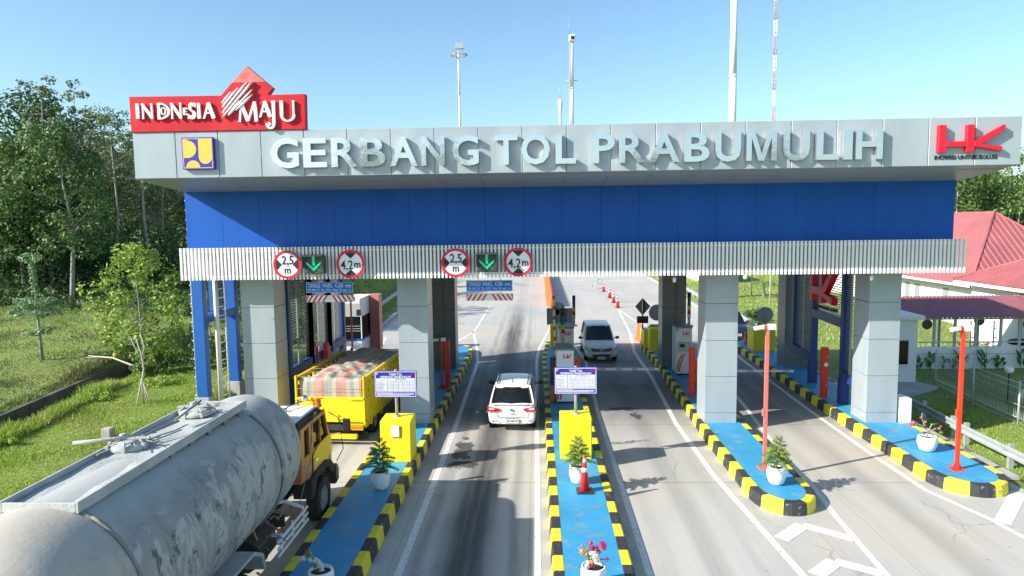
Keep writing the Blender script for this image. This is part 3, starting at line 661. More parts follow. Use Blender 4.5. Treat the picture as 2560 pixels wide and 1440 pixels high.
# hanging height boards
M_stripe = mat('stripe_red', (.62, .02, .03), .45)
def hanging(x0, x1, lab1, lab2):
    t = thing('height_board', lab1, 'information sign', (x0, 21.7, 5.0), 0, 'blue height boards under the slats')
    y = 21.68
    mb = MB(); mb.box(x0, x1, y, y + .03, 4.70, 5.05); mb.build('plate', M_sbl, t, bevel=.01)
    mb = text_mb('TINGGI  MAKS.  4.200  mm', x0 + .07, x1 - .07, 4.87, 5.0, y - .008, .008, .0); mb.merge(text_mb('PP. NO. 55  Thn  2012.  Pasal  54  ayat  1c.', x0 + .08, x1 - .07, 4.74, 4.83, y - .008, .008, .0)); mb.build('lettering', M_wlet, t)
    mb = MB()
    for a, b, c, d in ((x0 + .012, x1 - .012, 5.028, 5.038), (x0 + .012, x1 - .012, 4.712, 4.722), (x0 + .012, x0 + .022, 4.723, 5.027), (x1 - .022, x1 - .012, 4.723, 5.027)): mb.box(a, b, y - .006, y, c, d)
    mb.build('border_line', M_wlet, t)
    mb = MB()
    for x in (x0 + .38, x1 - .38): mb.tube([(x, y + .02, 5.05), (x, y + .02, 5.6)], .008, 5)
    mb.build('hanger', M_blk, t)
    s = thing('height_bar', lab2, 'height bar', (x0, 21.7, 4.5), 0, 'striped height bars hung under the blue boards')
    mb = MB(); mb.box(x0, x1 + .02, y, y + .03, 4.40, 4.62); mb.build('bar_plate', M_swh, s)
    mb = MB(); xc = (x0 + x1) / 2
    for side in (-1, 1):
        for i in range(5):
            b = xc + side * (.06 + i * .155); wd = .065
            q = [(b + side * .0, 4.618), (b + side * wd, 4.618), (b + side * (wd + .14), 4.402), (b + side * .14, 4.402)]
            q = [(max(x0, min(x1 + .02, u)), v) for u, v in q]
            mb.prism(q, y - .005, y, 'xz')
    mb.build('red_stripe', M_stripe, s)
    mb = MB()
    for x in (x0 + .38, x1 - .38): mb.tube([(x, y + .015, 4.62), (x, y + .015, 4.70)], .006, 5)
    mb.build('hanger', M_blk, s)
hanging(-7.48, -5.95, 'blue height limit board under the slats above the yellow truck', 'red and white striped height bar above the yellow truck')
hanging(-2.30, -.83, 'blue height limit board under the slats over the white car lane', 'red and white striped height bar over the white car lane')
# ---------------------------------------------------------------- vehicles
M_cargw = mat('car_white', (.80, .81, .82), .18, 0, .02, 1, spec=.6)
M_cars = mat('car_silver', (.68, .68, .65), .3, .1, .03, 1)
M_carb = mat('car_dark_blue', (.012, .025, .06), .15, .2, .04, 1, spec=.7)
M_tail = mat('tail_light_red', (.60, .01, .02), .15); M_lens = mat('lamp_lens', (.75, .76, .78), .08, .3, .02); M_plate = mat('number_plate', (.72, .73, .72), .5); M_trim = mat('dark_trim', (.03, .03, .03), .4)
M_amber = mat('amber_lens', (.85, .22, .01), .2)
def loft(mb, st, m=0, sm=True, caps=True):
    """st: list of (y, [(x,z)...]) closed rings of the same length"""
    o = len(mb.v); n = len(st[0][1])
    for y, ring in st:
        for x, z in ring: mb.v.append((x, y, z))
    for i in range(len(st) - 1):
        for j in range(n):
            j2 = (j + 1) % n; mb.face((o + i * n + j, o + i * n + j2, o + (i + 1) * n + j2, o + (i + 1) * n + j), m, sm)
    if caps:
        mb.face([o + j for j in range(n)][::-1], m, sm); mb.face([o + (len(st) - 1) * n + j for j in range(n)], m, sm)
def sect(w, zb, zt, cr=.03, tuck=.92, top=.86):
    h = [(w * .80, zb), (w * .95, zb + .05), (w * .99, zb + (zt - zb) * .35), (w, zb + (zt - zb) * .6), (w * .975, zt - .07), (w * top, zt), (w * .45, zt + cr), (0, zt + cr * 1.15)]
    return h + [(-x, z) for x, z in h[-2::-1]]
def wheel(t, x, y, r, w, side, rim=M_steel):
    mb = MB(); mb.lathe([(r * .62, -w / 2), (r * .93, -w / 2), (r, -w * .32), (r, w * .32), (r * .93, w / 2), (r * .62, w / 2)], (x, y, r), 28, axis='x', cap=False); o = mb.build('wheel', M_tyre, t, world=False)
    mb = MB(); mb.lathe([(r * .62, w * .1), (r * .60, w * .42), (r * .48, w * .25), (r * .2, w * .28), (r * .17, w * .5), (0, w * .5)], (0, 0, 0), 24, axis='x')
    for i in range(5):
        a = 2 * PI * i / 5; mb.bar((w * .34, math.cos(a) * r * .15, math.sin(a) * r * .15), (w * .36, math.cos(a) * r * .6, math.sin(a) * r * .6), .05, .03, up=(1, 0, 0))
    for i, v in enumerate(mb.v): mb.v[i] = (x + v[0] * side, y + v[1], r + v[2])
    if side < 0: mb.f = [q[::-1] for q in mb.f]
    mb.build('rim', rim, o, world=False)
def car(name, label, cat, loc, rz, paint, L, Wd, H, low, cab, belt, wheels, group=None):
    """low: lower body stations (y, half width factor, z bottom, z top). cab: (y bottom, y top) rear and front glass lines"""
    t = thing(name, label, cat, loc, rz, group); W2 = Wd / 2
    mb = MB(); loft(mb, [(y, sect(W2 * f, zb, zt)) for y, f, zb, zt in low]); mb.build('body', paint, t, world=False, subsurf=1)
    yr0, yr1, yf1, yf0 = cab                       # rear glass foot, rear roof edge, front roof edge, windscreen foot
    wb, wt = W2 * .90, W2 * .74
    def ring(w, y_, z): return None
    # glasshouse as dark body, roof and posts over it
    g = MB(); rows = [(0., wb, yr0, yf0), (.5, (wb * .96 + wt) / 2 + .02, yr0 + (yr1 - yr0) * .5, yf0 + (yf1 - yf0) * .5), (1., wt, yr1, yf1)]
    for tt, w, a, b in rows:
        z = belt + (H - .05 - belt) * tt
        bow = .05
        g.v += [(-w, a + .12, z), (-w * .8, a + .02, z), (0, a - bow, z), (w * .8, a + .02, z), (w, a + .12, z), (w, (a + b) / 2, z), (w, b - .15, z), (w * .8, b - .03, z), (0, b + bow, z), (-w * .8, b - .03, z), (-w, b - .15, z), (-w, (a + b) / 2, z)]
    n = 12
    for i in range(2):
        for j in range(n): g.face((i * n + j, i * n + (j + 1) % n, (i + 1) * n + (j + 1) % n, (i + 1) * n + j), 0, True)
    g.build('window_glass', M_glass, t, world=False)
    r = MB(); st = []
    for q, (yy, wf, dz) in enumerate(((yr1 - .04, .80, -.07), (yr1 + .03, .97, -.02), (yr1 + .3, 1.02, .0), ((yr1 + yf1) / 2, 1.03, .02), (yf1 - .3, 1.0, .0), (yf1 - .02, .95, -.035), (yf1 + .05, .80, -.075))):
        w = wt * wf; z = H + dz
        h = [(w * .9, z - .06), (w * 1.03, z - .05), (w * .97, z - .015), (w * .6, z), (0, z + .012)]
        st.append((yy, h + [(-x, zz) for x, zz in h[-2::-1]]))
    loft(r, st); r.build('roof', paint, t, world=False, subsurf=1)
    p = MB()
    for s in (-1, 1):
        for (ya, yb, ww_) in ((yr0 + .09, yr1 + .09, .16), (yf0 - .12, yf1 - .12, .07)):
            pts = [(s * wb, ya, belt - .03), (s * ((wb * .96 + wt) / 2 + .02), (ya + yb) / 2, (belt + H - .05) / 2), (s * wt, yb, H - .05)]
            for a, b in zip(pts, pts[1:]): p.bar(a, b, ww_, .05, up=(s, 0, .3))
        ym = (yr0 + yf0) / 2
        for yy in (ym - .35, ym + .55): p.bar((s * (wb + .003), yy, belt - .02), (s * (wt + .003), yy, H - .06), .06, .03, up=(s, 0, .3))
    p.build('window_post', paint, t, world=False)
    for s in (-1, 1):
        for y in wheels: wheel(t, s * (W2 - .11), y, .29, .19, s)
    a = MB()
    for y in wheels:
        for s in (-1, 1): a.lathe([(.36, -.01), (.36, .01)], (s * (W2 - .03), y, .30), 24, axis='x', sm=False)
    a.build('wheel_arch', M_trim, t, world=False)
    for s in (-1, 1):
        q = MB(); q.ell((s * (W2 + .12), yf0 - .35, belt + .07), .11, .05, .075, 10, 6); q.box(min(s * (W2 - .05), s * (W2 + .05)), max(s * (W2 - .05), s * (W2 + .05)), yf0 - .37, yf0 - .33, belt + .02, belt + .06); q.build('mirror', M_trim, t, world=False)
    return t
def plate(t, txt, xc, y, zc, w=.40, h=.13, face=-1):
    mb = MB(); mb.box(xc - w / 2 - .012, xc + w / 2 + .012, min(y, y - face * .02), max(y, y - face * .02), zc - h / 2 - .012, zc + h / 2 + .012); o = mb.build('number_plate', M_trim, t, world=False)
    a = MB(); a.box(xc - w / 2, xc + w / 2, min(y + face * .004, y), max(y + face * .004, y) - (0 if face < 0 else 0), zc - h / 2, zc + h / 2); a.build('plate_face', M_plate, o, world=False)
    tm = text_mb(txt, xc - w / 2 + .03, xc + w / 2 - .03, zc - h * .22, zc + h * .30, 0, .004, .01)
    if face > 0:
        tm.v = [(2 * xc - x, y + .008 - yy * 1., z) for x, yy, z in tm.v]
    else: tm.v = [(x, y - .008 + yy, z) for x, yy, z in tm.v]
    tm.build('plate_number', M_trim, o, world=False)
# white MPV driving away
c1 = car('white_car', 'white family car seen from behind, driving through the middle lane', 'car', (-.92, 21.95, 0), -.02, M_cargw, 4.2, 1.60, 1.46,
         [(0.02, .86, .30, .66), (.0, .93, .27, .86), (.10, .985, .24, .93), (.5, 1.0, .22, .97), (1.3, 1., .22, .95), (2.6, 1., .22, .93), (3.1, .99, .22, .89), (3.8, .95, .24, .78), (4.15, .80, .30, .62)],
         (.14, .50, 2.55, 3.25), .93, (.72, 3.25))
for s in (-1, 1): 
    mb = MB(); q = [(s * .38, .80), (s * .42, .72), (s * .77, .70), (s * .775, .87)]
    mb.prism(q, -.035, .05, 'xz'); mb.prism([(s * .772, .70), (s * .79, .70), (s * .79, .88), (s * .772, .88)], -.0, .2, 'xz'); o = mb.build('tail_light', M_tail, c1, world=False, bevel=.012); mb = MB(); mb.prism([(s * .53, .80), (s * .60, .765), (s * .74, .77), (s * .74, .845)], -.042, -.034, 'xz'); mb.build('lamp_lens', M_lens, o, world=False)
for s in (-1, 1): mb = MB(); mb.box(s * .62 - .06, s * .62 + .06, -.018, .0, .385, .40); mb.build('reflector', M_tail, c1, world=False)
mb = MB()
for s in (-1, 1): mb.bar((s * .53, -.012, .72), (s * .47, -.012, .52), .012, .008); mb.bar((s * .62, -.02, .50), (s * .36, -.02, .30), .010, .008)
mb.box(-.47, .47, -.014, -.006, .515, .525); mb.box(-.60, .60, .02, .06, .905, .92); mb.build('panel_gap', M_trim, c1, world=False)
plate(c1, 'BG 1060 ZN', .03, -.03, .385, .40, .14)
mb = MB(); mb.lathe([(.045, -.02), (.05, -.024), (.055, -.02)], (0, 0, .76), 20, axis='y'); mb.box(-.055, .055, -.03, -.022, .752, .768); mb.build('badge', M_chrome, c1, world=False)
mb = MB(); mb.box(-.08, .08, -.028, -.015, .635, .66); mb.build('handle', M_steel, c1, world=False)
for s in (-1, 1):
    mb = MB(); mb.tube([(s * .50, .75, 1.45), (s * .51, .80, 1.50), (s * .52, 2.1, 1.50), (s * .51, 2.15, 1.45)], .018, 6); mb.build('roof_rail', M_trim, c1, world=False)
mb = MB(); mb.bar((.05, .20, .965), (-.42, .17, .99), .02, .02); mb.build('rear_wiper', M_trim, c1, world=False)
mb = MB(); mb.lathe([(.02, 0), (.004, .18)], (0, .9, 1.47), 6); mb.build('antenna', M_trim, c1, world=False)
# silver van facing the camera
c2 = car('silver_van', 'silver grey family van facing the camera, waiting at the lowered barrier', 'van', (3.03, 37.15, 0), PI, M_cars, 4.1, 1.62, 1.62,
         [(0.02, .86, .30, .8), (.1, .96, .24, .98), (.6, 1.0, .22, 1.0), (2.6, 1., .22, .98), (3.0, 1.0, .22, .95), (3.6, .985, .23, .84), (3.95, .95, .24, .72), (4.1, .88, .26, .60), (4.13, .82, .30, .5)],
         (.1, .3, 2.25, 3.05), .96, (.75, 3.3))
for s in (-1, 1): mb = MB(); mb.prism([(s * .50, .62), (s * .76, .66), (s * .765, .84), (s * .70, .80)], 4.0, 4.135, 'xz'); mb.prism([(s * .76, .66), (s * .80, .67), (s * .795, .85), (s * .765, .84)], 3.75, 4.03, 'xz'); mb.build('headlight', M_lens, c2, world=False, bevel=.01)
mb = MB(); mb.prism([(-.52, .74), (-.42, .57), (.42, .57), (.52, .74), (.2, .69), (-.2, .69)], 4.03, 4.16, 'xz'); mb.prism([(-.48, .43), (-.38, .29), (.38, .29), (.48, .43)], 4.05, 4.16, 'xz'); mb.build('grille', M_trim, c2, world=False)
mb = MB(); mb.box(-.42, .42, 4.16, 4.17, .61, .63); mb.box(-.38, .38, 4.16, 4.17, .655, .67); mb.ell((0, 4.16, .64), .06, .012, .04, 12, 6); mb.build('grille_trim', M_chrome, c2, world=False)
for s in (-1, 1): mb = MB(); mb.lathe([(.05, 4.08), (.05, 4.13), (0, 4.14)], (s * .64, 0, .40), 14, axis='y'); mb.build('fog_lamp', M_lens, c2, world=False)
plate(c2, 'BG 1347 WP', 0, 4.165, .26, .40, .13, 1)
mb = MB(); mb.bar((.05, 3.12, .985), (.55, 3.0, 1.02), .02, .02); mb.bar((-.5, 3.13, .985), (.0, 3.1, 1.0), .02, .02); mb.build('wiper', M_trim, c2, world=False)
# dark car behind the rightmost island
c3 = car('dark_blue_car', 'dark blue hatchback facing the camera, half hidden by the third front pillar', 'car', (11.22, 42.5, 0), PI, M_carb, 3.9, 1.58, 1.5,
         [(0.02, .86, .30, .75), (.1, .96, .24, .92), (.6, 1.0, .22, .95), (2.4, 1., .22, .93), (2.9, 1.0, .22, .9), (3.5, .985, .23, .80), (3.75, .95, .24, .70), (3.88, .88, .26, .60), (3.9, .82, .30, .5)],
         (.1, .45, 2.1, 2.85), .9, (.7, 3.15))
for s in (-1, 1): mb = MB(); mb.prism([(s * .50, .60), (s * .74, .62), (s * .765, .80), (s * .66, .74)], 3.78, 3.90, 'xz'); mb.build('headlight', M_lens, c3, world=False, bevel=.01)
mb = MB(); mb.lathe([(.05, 3.90), (.06, 3.92), (.07, 3.90)], (0, 0, .62), 16, axis='y'); mb.build('badge', M_chrome, c3, world=False)
plate(c3, 'BE 1026 AAU', 0, 3.92, .42, .40, .13, 1)
mb = MB(); mb.box(-.5, .5, 3.86, 3.915, .28, .34); mb.box(-.42, .42, 3.86, 3.915, .56, .68); mb.build('grille', M_trim, c3, world=False)
# ---------------------------------------------------------------- cement tanker
def tank_mat():
    m = bpy.data.materials.new('dusty_tank'); m.use_nodes = True; nt = m.node_tree; N = nt.nodes; L = nt.links
    b = N['Principled BSDF']; b.inputs['Roughness'].default_value = .62
    tc = N.new('ShaderNodeTexCoord'); sep = N.new('ShaderNodeSeparateXYZ'); L.new(tc.outputs['Object'], sep.inputs[0])
    def noise(sc, st=(1, 1, 1), det=7, rg=.62, dist=0):
        mp = N.new('ShaderNodeMapping'); mp.inputs['Scale'].default_value = st; L.new(tc.outputs['Object'], mp.inputs[0])
        n = N.new('ShaderNodeTexNoise'); n.inputs['Scale'].default_value = sc; n.inputs['Detail'].default_value = det; n.inputs['Roughness'].default_value = rg; n.inputs['Distortion'].default_value = dist; L.new(mp.outputs[0], n.inputs['Vector']); return n.outputs['Fac']
    def rng(f, a, c, lo=0., hi=1.):
        r = N.new('ShaderNodeMapRange'); r.interpolation_type = 'SMOOTHSTEP'
        for k, q in zip(('From Min', 'From Max', 'To Min', 'To Max'), (a, c, lo, hi)): r.inputs[k].default_value = q
        L.new(f, r.inputs['Value']); return r.outputs[0]
    def mul(a, b_, op='MULTIPLY'):
        n = N.new('ShaderNodeMath'); n.operation = op; L.new(a, n.inputs[0])
        if isinstance(b_, float): n.inputs[1].default_value = b_
        else: L.new(b_, n.inputs[1])
        return n.outputs[0]
    def mx(f, A, B):
        x = N.new('ShaderNodeMix'); x.data_type = 'RGBA'
        for k, q in ((6, A), (7, B)):
            if isinstance(q, tuple): x.inputs[k].default_value = (*q, 1)
            else: L.new(q, x.inputs[k])
        if isinstance(f, float): x.inputs[0].default_value = f
        else: L.new(f, x.inputs[0])
        return x.outputs[2]
    soft = noise(.9, (1, 1, 1), 4)
    c = mx(rng(soft, .3, .7), (.25, .255, .25), (.345, .35, .34))
    # old white paint left in ragged flakes on the flank, more towards the front and low
    fl = noise(2.7, (1, .8, .5), 10, .68, .7)
    zone = mul(rng(sep.outputs[2], 3.25, 2.5), rng(sep.outputs[2], -.4, 1.4, .5, 1.))
    fy = mul(rng(sep.outputs[1], -5.5, -1.6, .5, 1.12), zone)
    fl2 = mul(fl, mul(fy, .155), 'ADD')
    c = mx(rng(fl2, .60, .65), c, (.43, .435, .42))
    c = mx(mul(rng(noise(3.4, (1, 1, .5), 9, .72, .5), .575, .60), zone), c, (.085, .09, .10))
    c = mx(mul(rng(noise(1.6, (1, 1, .6), 8, .7), .63, .70, 0, .5), zone), c, (.40, .33, .37))
    # cement dust caked on the upper surface and the rear head
    dn = mul(mul(noise(2.2, (1, 1, 1), 6), .55), sep.outputs[2], 'ADD')
    c = mx(rng(dn, 3.18, 3.62, 0, .9), c, (.43, .44, .42))
    c = mx(mul(rng(sep.outputs[1], 6.9 - 14.7 + 1.25, 6.9 - 14.7 + .95), rng(noise(1.6, (1, 1, 1), 8), .3, .6, .45, 1)), c, (.47, .415, .34))
    c = mx(mul(rng(noise(3.1, (1, 1.4, .16), 7, .65), .56, .70, 0, .5), rng(sep.outputs[2], 3.4, 2.9)), c, (.17, .165, .155))
    c = mx(rng(noise(16, (1, 1, 1), 6, .7), .55, .8, 0, .3), c, (.12, .12, .12))
    c = mx(mul(rng(noise(2.2, (1, 1.6, .12), 6, .6), .52, .68, 0, .55), zone), c, (.13, .125, .12))
    L.new(c, b.inputs['Base Color'])
    bn = N.new('ShaderNodeBump'); bn.inputs['Strength'].default_value = .5; bn.inputs['Distance'].default_value = .012; L.new(noise(9, det=8), bn.inputs['Height']); L.new(bn.outputs[0], b.inputs['Normal'])
    return m
M_tank = tank_mat()
M_dust = mat('cement_dust_metal', (.46, .47, .45), .8, 0, .14, 2.5, bump=.6, bscale=14, rgb2=(.33, .35, .35), mscale=1.3)
M_dustd = mat('dusty_dark_metal', (.24, .235, .22), .8, 0, .25, 4, bump=.6, bscale=20)
M_corange = mat('cab_orange', (.50, .16, .05), .3, 0, .10, 2, rgb3=(.45, .25, .16), m3=.66); M_cyellow = mat('cab_yellow', (.78, .42, .02), .3, 0, .08, 2); M_under = mat('chassis_black', (.03, .028, .026), .8, 0, .3, 5)
TK = thing('cement_tanker_truck', 'dusty grey cement tanker truck with orange cab in the leftmost lane', 'tanker truck', (-6.33, 14.7, 0))
def tst(y):
    t = (y - 8) / 6.0; return 2.15 - .08 * t, 1.25 - .11 * t, 1.30 - .02 * t     # centre z, half width, half height
mb = MB(); st = []
prof = [(6.42, .0), (6.44, .25), (6.52, .5), (6.67, .72), (6.85, .86), (7.1, .95), (7.4, .99), (7.7, 1), (9, 1), (10, 1), (11, 1), (12, 1), (13, 1), (13.6, 1), (13.9, .995), (14.1, .975), (14.27, .93), (14.38, .84), (14.46, .66), (14.5, .4), (14.52, .2), (14.53, 0.)]
n = 48
for y, k_ in prof:
    cz, a, b_ = tst(y); kk = max(k_, .003)
    st.append((y - .1 if y > 13.5 else y, [(-6.2 + a * kk * math.cos(2 * PI * j / n), cz + b_ * kk * math.sin(2 * PI * j / n)) for j in range(n)]))
loft(mb, st); mb.build('tank', M_tank, TK)
for y in (7.98, 12.78):
    cz, a, b_ = tst(y); mb = MB(); mb.tube([(-6.2 + (a + .02) * math.cos(q), y, cz + (b_ + .02) * math.sin(q)) for q in [math.radians(d) for d in range(-60, 66, 6)]], .024, 6); mb.build('hoop_pipe', M_dustd, TK); mb = MB()
    mb.tube([(-6.2 - (a + .02) * math.cos(q), y, cz + (b_ + .02) * math.sin(q)) for q in [math.radians(d) for d in range(-60, 66, 6)]], .024, 6); mb.build('hoop_pipe', M_dustd, TK)
for y in (9.9, 11.6):
    cz, a, b_ = tst(y); mb = MB(); mb.tube([(-6.2 + (a + .001) * math.cos(q), y, cz + (b_ + .001) * math.sin(q)) for q in [math.radians(d) for d in range(-80, 60, 5)]], .006, 4); mb.build('weld_seam', M_tank, TK)
# roof tray
zt = 3.46; xa, xb = -6.68, -5.70
mb = MB(); nxg, nyg = 9, 40
for j in range(nyg + 1):
    for i in range(nxg + 1):
        x = xa + .03 + (xb - xa - .06) * i / nxg; y = 7.95 + 4.82 * j / nyg
        mb.v.append((x, y, zt - .035 + .012 * math.sin(x * 9 + y * 3) * math.cos(y * 4.1) - .02 * math.sin(PI * i / nxg) + .03 * math.exp(-((y - 10.2) ** 2 + (x + 6.4) ** 2 * 2) * 4)))
for j in range(nyg):
    for i in range(nxg): q = j * (nxg + 1) + i; mb.face((q, q + 1, q + nxg + 2, q + nxg + 1), 0, True)
mb.build('walkway', M_dust, TK)
mb = MB()
for x in (xa, xb): mb.box(x - .02, x + .02, 7.92, 12.81, zt - .10, zt + .045)
mb.box(xa + .02, xb - .02, 7.92, 7.96, zt - .09, zt + .03); mb.box(xa + .02, xb - .02, 12.77, 12.81, zt - .09, zt + .03); mb.box(xa + .02, xb - .02, 7.97, 12.76, zt - .1, zt - .07)
mb.build('walkway_rim', M_dust, TK, bevel=.006)
mb = MB()
for i in range(8):
    y = 8.35 + i * .6
    for x, s in ((xb - .01, 1), (xa + .01, -1)): mb.prism([(y - .07, zt - .10), (y + .07, zt - .10), (y + .02, zt - .25), (y - .02, zt - .25)], x - .01 - (s > 0) * 0, x + .01, 'yz')
mb.build('walkway_bracket', M_dustd, TK)
def hatch(cx, cy, rot):
    mb = MB(); z = zt - .03; mb.lathe([(.30, 0), (.30, .05), (.27, .07), (.24, .09), (.10, .125), (0, .13)], (cx, cy, z), 28)
    for i in range(6):
        a = rot + 2 * PI * i / 6; u, v = math.cos(a), math.sin(a)
        mb.box(cx + .29 * u - .03, cx + .29 * u + .03, cy + .29 * v - .03, cy + .29 * v + .03, z, z + .10); mb.tube([(cx + .30 * u, cy + .30 * v, z + .08), (cx + .22 * u, cy + .22 * v, z + .15)], .016, 6)
    mb.bar((cx - .34, cy - .02, z + .14), (cx + .34, cy + .05, z + .15), .06, .035); mb.tube([(cx - .08, cy + .02, z + .12), (cx - .08, cy + .02, z + .22)], .05, 10)
    h = mb.build('hatch', M_dust, TK, bevel=.004)
    rnd = random.Random(int(cy * 10)); mb = MB()
    for i in range(7):
        a = rnd.uniform(0, 6.3); pts = [(cx + rnd.uniform(.02, .4), cy + rnd.uniform(-.1, .25), z + .12)]
        for k_ in range(5): pts.append((pts[-1][0] + .06 * math.cos(a), pts[-1][1] + .06 * math.sin(a), z + .10 + .03 * rnd.random())); a += rnd.uniform(-.9, .9)
        mb.tube(pts, .009, 5)
    mb.build('hatch_rope', M_dustd, h)
hatch(-6.30, 12.1, .2); hatch(-6.45, 10.2, .9)
mb = MB(); mb.tube([(-7.08, 9.85, zt + .16), (-6.6, 10.12, zt + .14), (-6.4, 10.25, zt + .15)], .028, 8); mb.build('lever_pipe', M_dust, TK)
mb = MB(); mb.tube([(-6.22, 11.2, zt + .12), (-6.22, 12.1, zt + .22)], .022, 8); mb.build('lever_pipe', M_dustd, TK)
mb = MB(); mb.tube([(-6.62, 9.7, zt + .02), (-6.3, 11.45, zt + .03)], .022, 8); mb.tube([(-6.2, 10.2, zt + .02), (-5.98, 10.95, zt + .03)], .012, 6); mb.build('loose_rod', M_dustd, TK)
mb = MB(); mb.tube([(-5.66, 7.98, zt - .1), (-5.6, 7.98, zt - .15), (-5.35, 8.0, 3.14)], .03, 6); mb.build('drain_pipe', M_dustd, TK)
# cab
mb = MB(); xl, xr = -7.28, -5.16
prof = [(14.62, 1.25), (14.62, 2.52), (14.75, 2.66), (15.6, 2.66), (15.95, 2.52), (16.28, 1.75), (16.34, 1.15), (16.30, .95), (15.9, .95), (15.85, 1.12), (15.05, 1.12), (14.95, .95), (14.7, 1.2)]
lower = [(14.62, 1.25), (14.62, 1.72), (16.29, 1.72), (16.34, 1.15), (16.30, .9), (15.95, .9), (15.85, 1.12), (15.0, 1.12), (14.85, 1.25)]
DY = -.42
sh = lambda P: [(a + DY * (a < 15) + (DY * .3) * (a >= 15) * 0, b) for a, b in P]
mb.prism(sh(lower), xl, xr, 'yz'); mb.build('cab_body', M_corange, TK, bevel=.04, seg=2)
mb = MB(); mb.prism([(14.24, 1.725), (14.30, 2.5), (15.85, 2.48), (16.2, 1.725)], xl + .05, xr - .05, 'yz'); mb.build('cab_window', M_glass, TK, bevel=.03)
mb = MB(); mb.prism([(14.16, 2.50), (14.24, 2.66), (15.5, 2.66), (15.88, 2.52), (15.9, 2.49)], xl + .06, xr - .10, 'yz'); mb.build('cab_roof', M_white, TK, bevel=.04, seg=2)
mb = MB(); mb.prism([(14.17, 2.44), (14.20, 2.62), (15.55, 2.60), (15.92, 2.42)], xr - .10, xr - .035, 'yz'); mb.build('roof_band', M_under, TK, bevel=.01); mb = MB(); mb.prism([(14.17, 2.44), (14.20, 2.62), (15.55, 2.60), (15.92, 2.42)], xl + .0, xl + .06, 'yz'); mb.build('roof_band', M_under, TK, bevel=.01)
mb = MB()
for x in (xr - .045, xl - .005):
    for P_, Q_, w_ in (((14.27, 1.70), (14.31, 2.46), .22), ((14.84, 1.70), (14.86, 2.46), .24), ((16.14, 1.72), (15.84, 2.46), .07)): mb.bar((x + .025, P_[0], P_[1]), (x + .025, Q_[0], Q_[1]), .055, w_, up=(0, 1, 0))
    mb.box(x, x + .05, 14.2, 16.15, 1.64, 1.78); mb.box(x, x + .05, 14.25, 15.9, 2.38, 2.47); mb.box(x + .005, x + .045, 15.5, 15.54, 1.78, 2.38)
mb.build('cab_post', M_corange, TK)
dr = MB(); dr.prism([(14.92, 1.10), (14.92, 1.66), (15.15, 1.76), (15.4, 1.80), (16.14, 1.80), (16.24, 1.70), (16.28, 1.30), (16.0, 1.30), (15.7, 1.16)], xr + .002, xr + .03, 'yz'); o = dr.build('door', M_cyellow, TK, bevel=.01)
mb = MB(); mb.box(xr + .03, xr + .05, 15.0, 15.16, 1.50, 1.54); mb.build('handle', M_chrome, o)
mb = MB(); mb.box(xr + .001, xr + .012, 14.88, 14.90, 1.15, 2.42); mb.build('door_gap', M_under, TK)
mb = MB(); mb.box(xr - .06, xr + .006, 14.86, 15.0, 1.72, 2.44); mb.build('door_frame', M_corange, TK)
mb = MB()
mb.prism([(14.55, .78), (14.60, 1.18), (14.95, 1.30), (15.7, 1.30), (16.05, 1.18), (16.3, .95), (16.3, .80), (16.0, .86), (15.8, 1.10), (15.0, 1.10), (14.75, .78)], xr - .35, xr + .08, 'yz'); mb.build('fender', M_under, TK, bevel=.02)
mb = MB(); mb.prism([(16.28, .45), (16.28, .98), (16.52, .92), (16.58, .50)], xl + .02, xr + .10, 'yz'); mb.build('front_bumper', M_trim, TK, bevel=.04)
mb = MB(); mb.box(xr - .25, xr + .09, 16.5, 16.60, .62, .78); mb.build('headlight', M_lens, TK)
def bigwheel(x, y, r, w, side):
    mb = MB(); mb.lathe([(r * .60, -w / 2), (r * .95, -w / 2), (r, -w * .38), (r, w * .38), (r * .95, w / 2), (r * .60, w / 2)], (x, y, r), 40, axis='x', cap=False)
    for i in range(44):
        a = 2 * PI * i / 44; u, v = math.cos(a), math.sin(a)
        mb.bar((x - w * .46, y + u * r, r + v * r), (x + w * .46, y + u * r, r + v * r), .03, .02, up=(0, u, v))
    o = mb.build('wheel', M_tyre, TK)
    mb = MB(); mb.lathe([(r * .61, side * w * .3), (r * .60, side * w * .46), (r * .50, side * w * .36), (r * .42, side * w * .12), (r * .22, side * w * .15), (r * .2, side * w * .42), (r * .12, side * w * .5), (0, side * w * .5)], (x, y, r), 32, axis='x')
    for i in range(8):
        a = 2 * PI * i / 8; mb.ell((x + side * w * .2, y + math.cos(a) * r * .32, r + math.sin(a) * r * .32), .03, .025, .025, 6, 4)
    mb.build('rim', M_dustd, o)
for x, s in ((-5.2, 1), (-7.22, -1)):
    bigwheel(x, 15.35, .5, .28, s)
    for y in (9.35, 10.75): bigwheel(x - s * .05, y, .5, .42, s)
mb = MB(); mb.box(-6.75, -6.6, 7.4, 15.9, .75, 1.0); mb.box(-6.06, -5.9, 7.4, 15.9, .75, 1.0)
for y in (9.35, 10.75, 11.6, 12.6, 13.6, 15.35): mb.box(-7.3, -5.36, y - .06, y + .06, .6, .85)
mb.box(-6.9, -5.8, 13.8, 15.2, .6, 1.2); mb.build('chassis', M_under, TK, bevel=.01)
mb = MB(); mb.prism([(-5.95, .95), (-5.55, 1.02), (-5.28, .85), (-5.28, .5), (-5.5, .35), (-5.95, .38)], 12.1, 12.95, 'xz'); mb.build('fuel_tank', M_trim, TK, bevel=.02)
mb = MB(); mb.prism([(8.7, .85), (8.75, 1.08), (9.4, 1.16), (11.45, 1.12), (11.8, .92), (11.88, .6), (11.80, .6), (11.72, .88), (11.4, 1.06), (9.4, 1.10), (8.85, 1.02), (8.78, .85)], -5.62, -5.05, 'yz'); mb.build('mudguard', M_dust, TK, bevel=.01)
mb = MB()
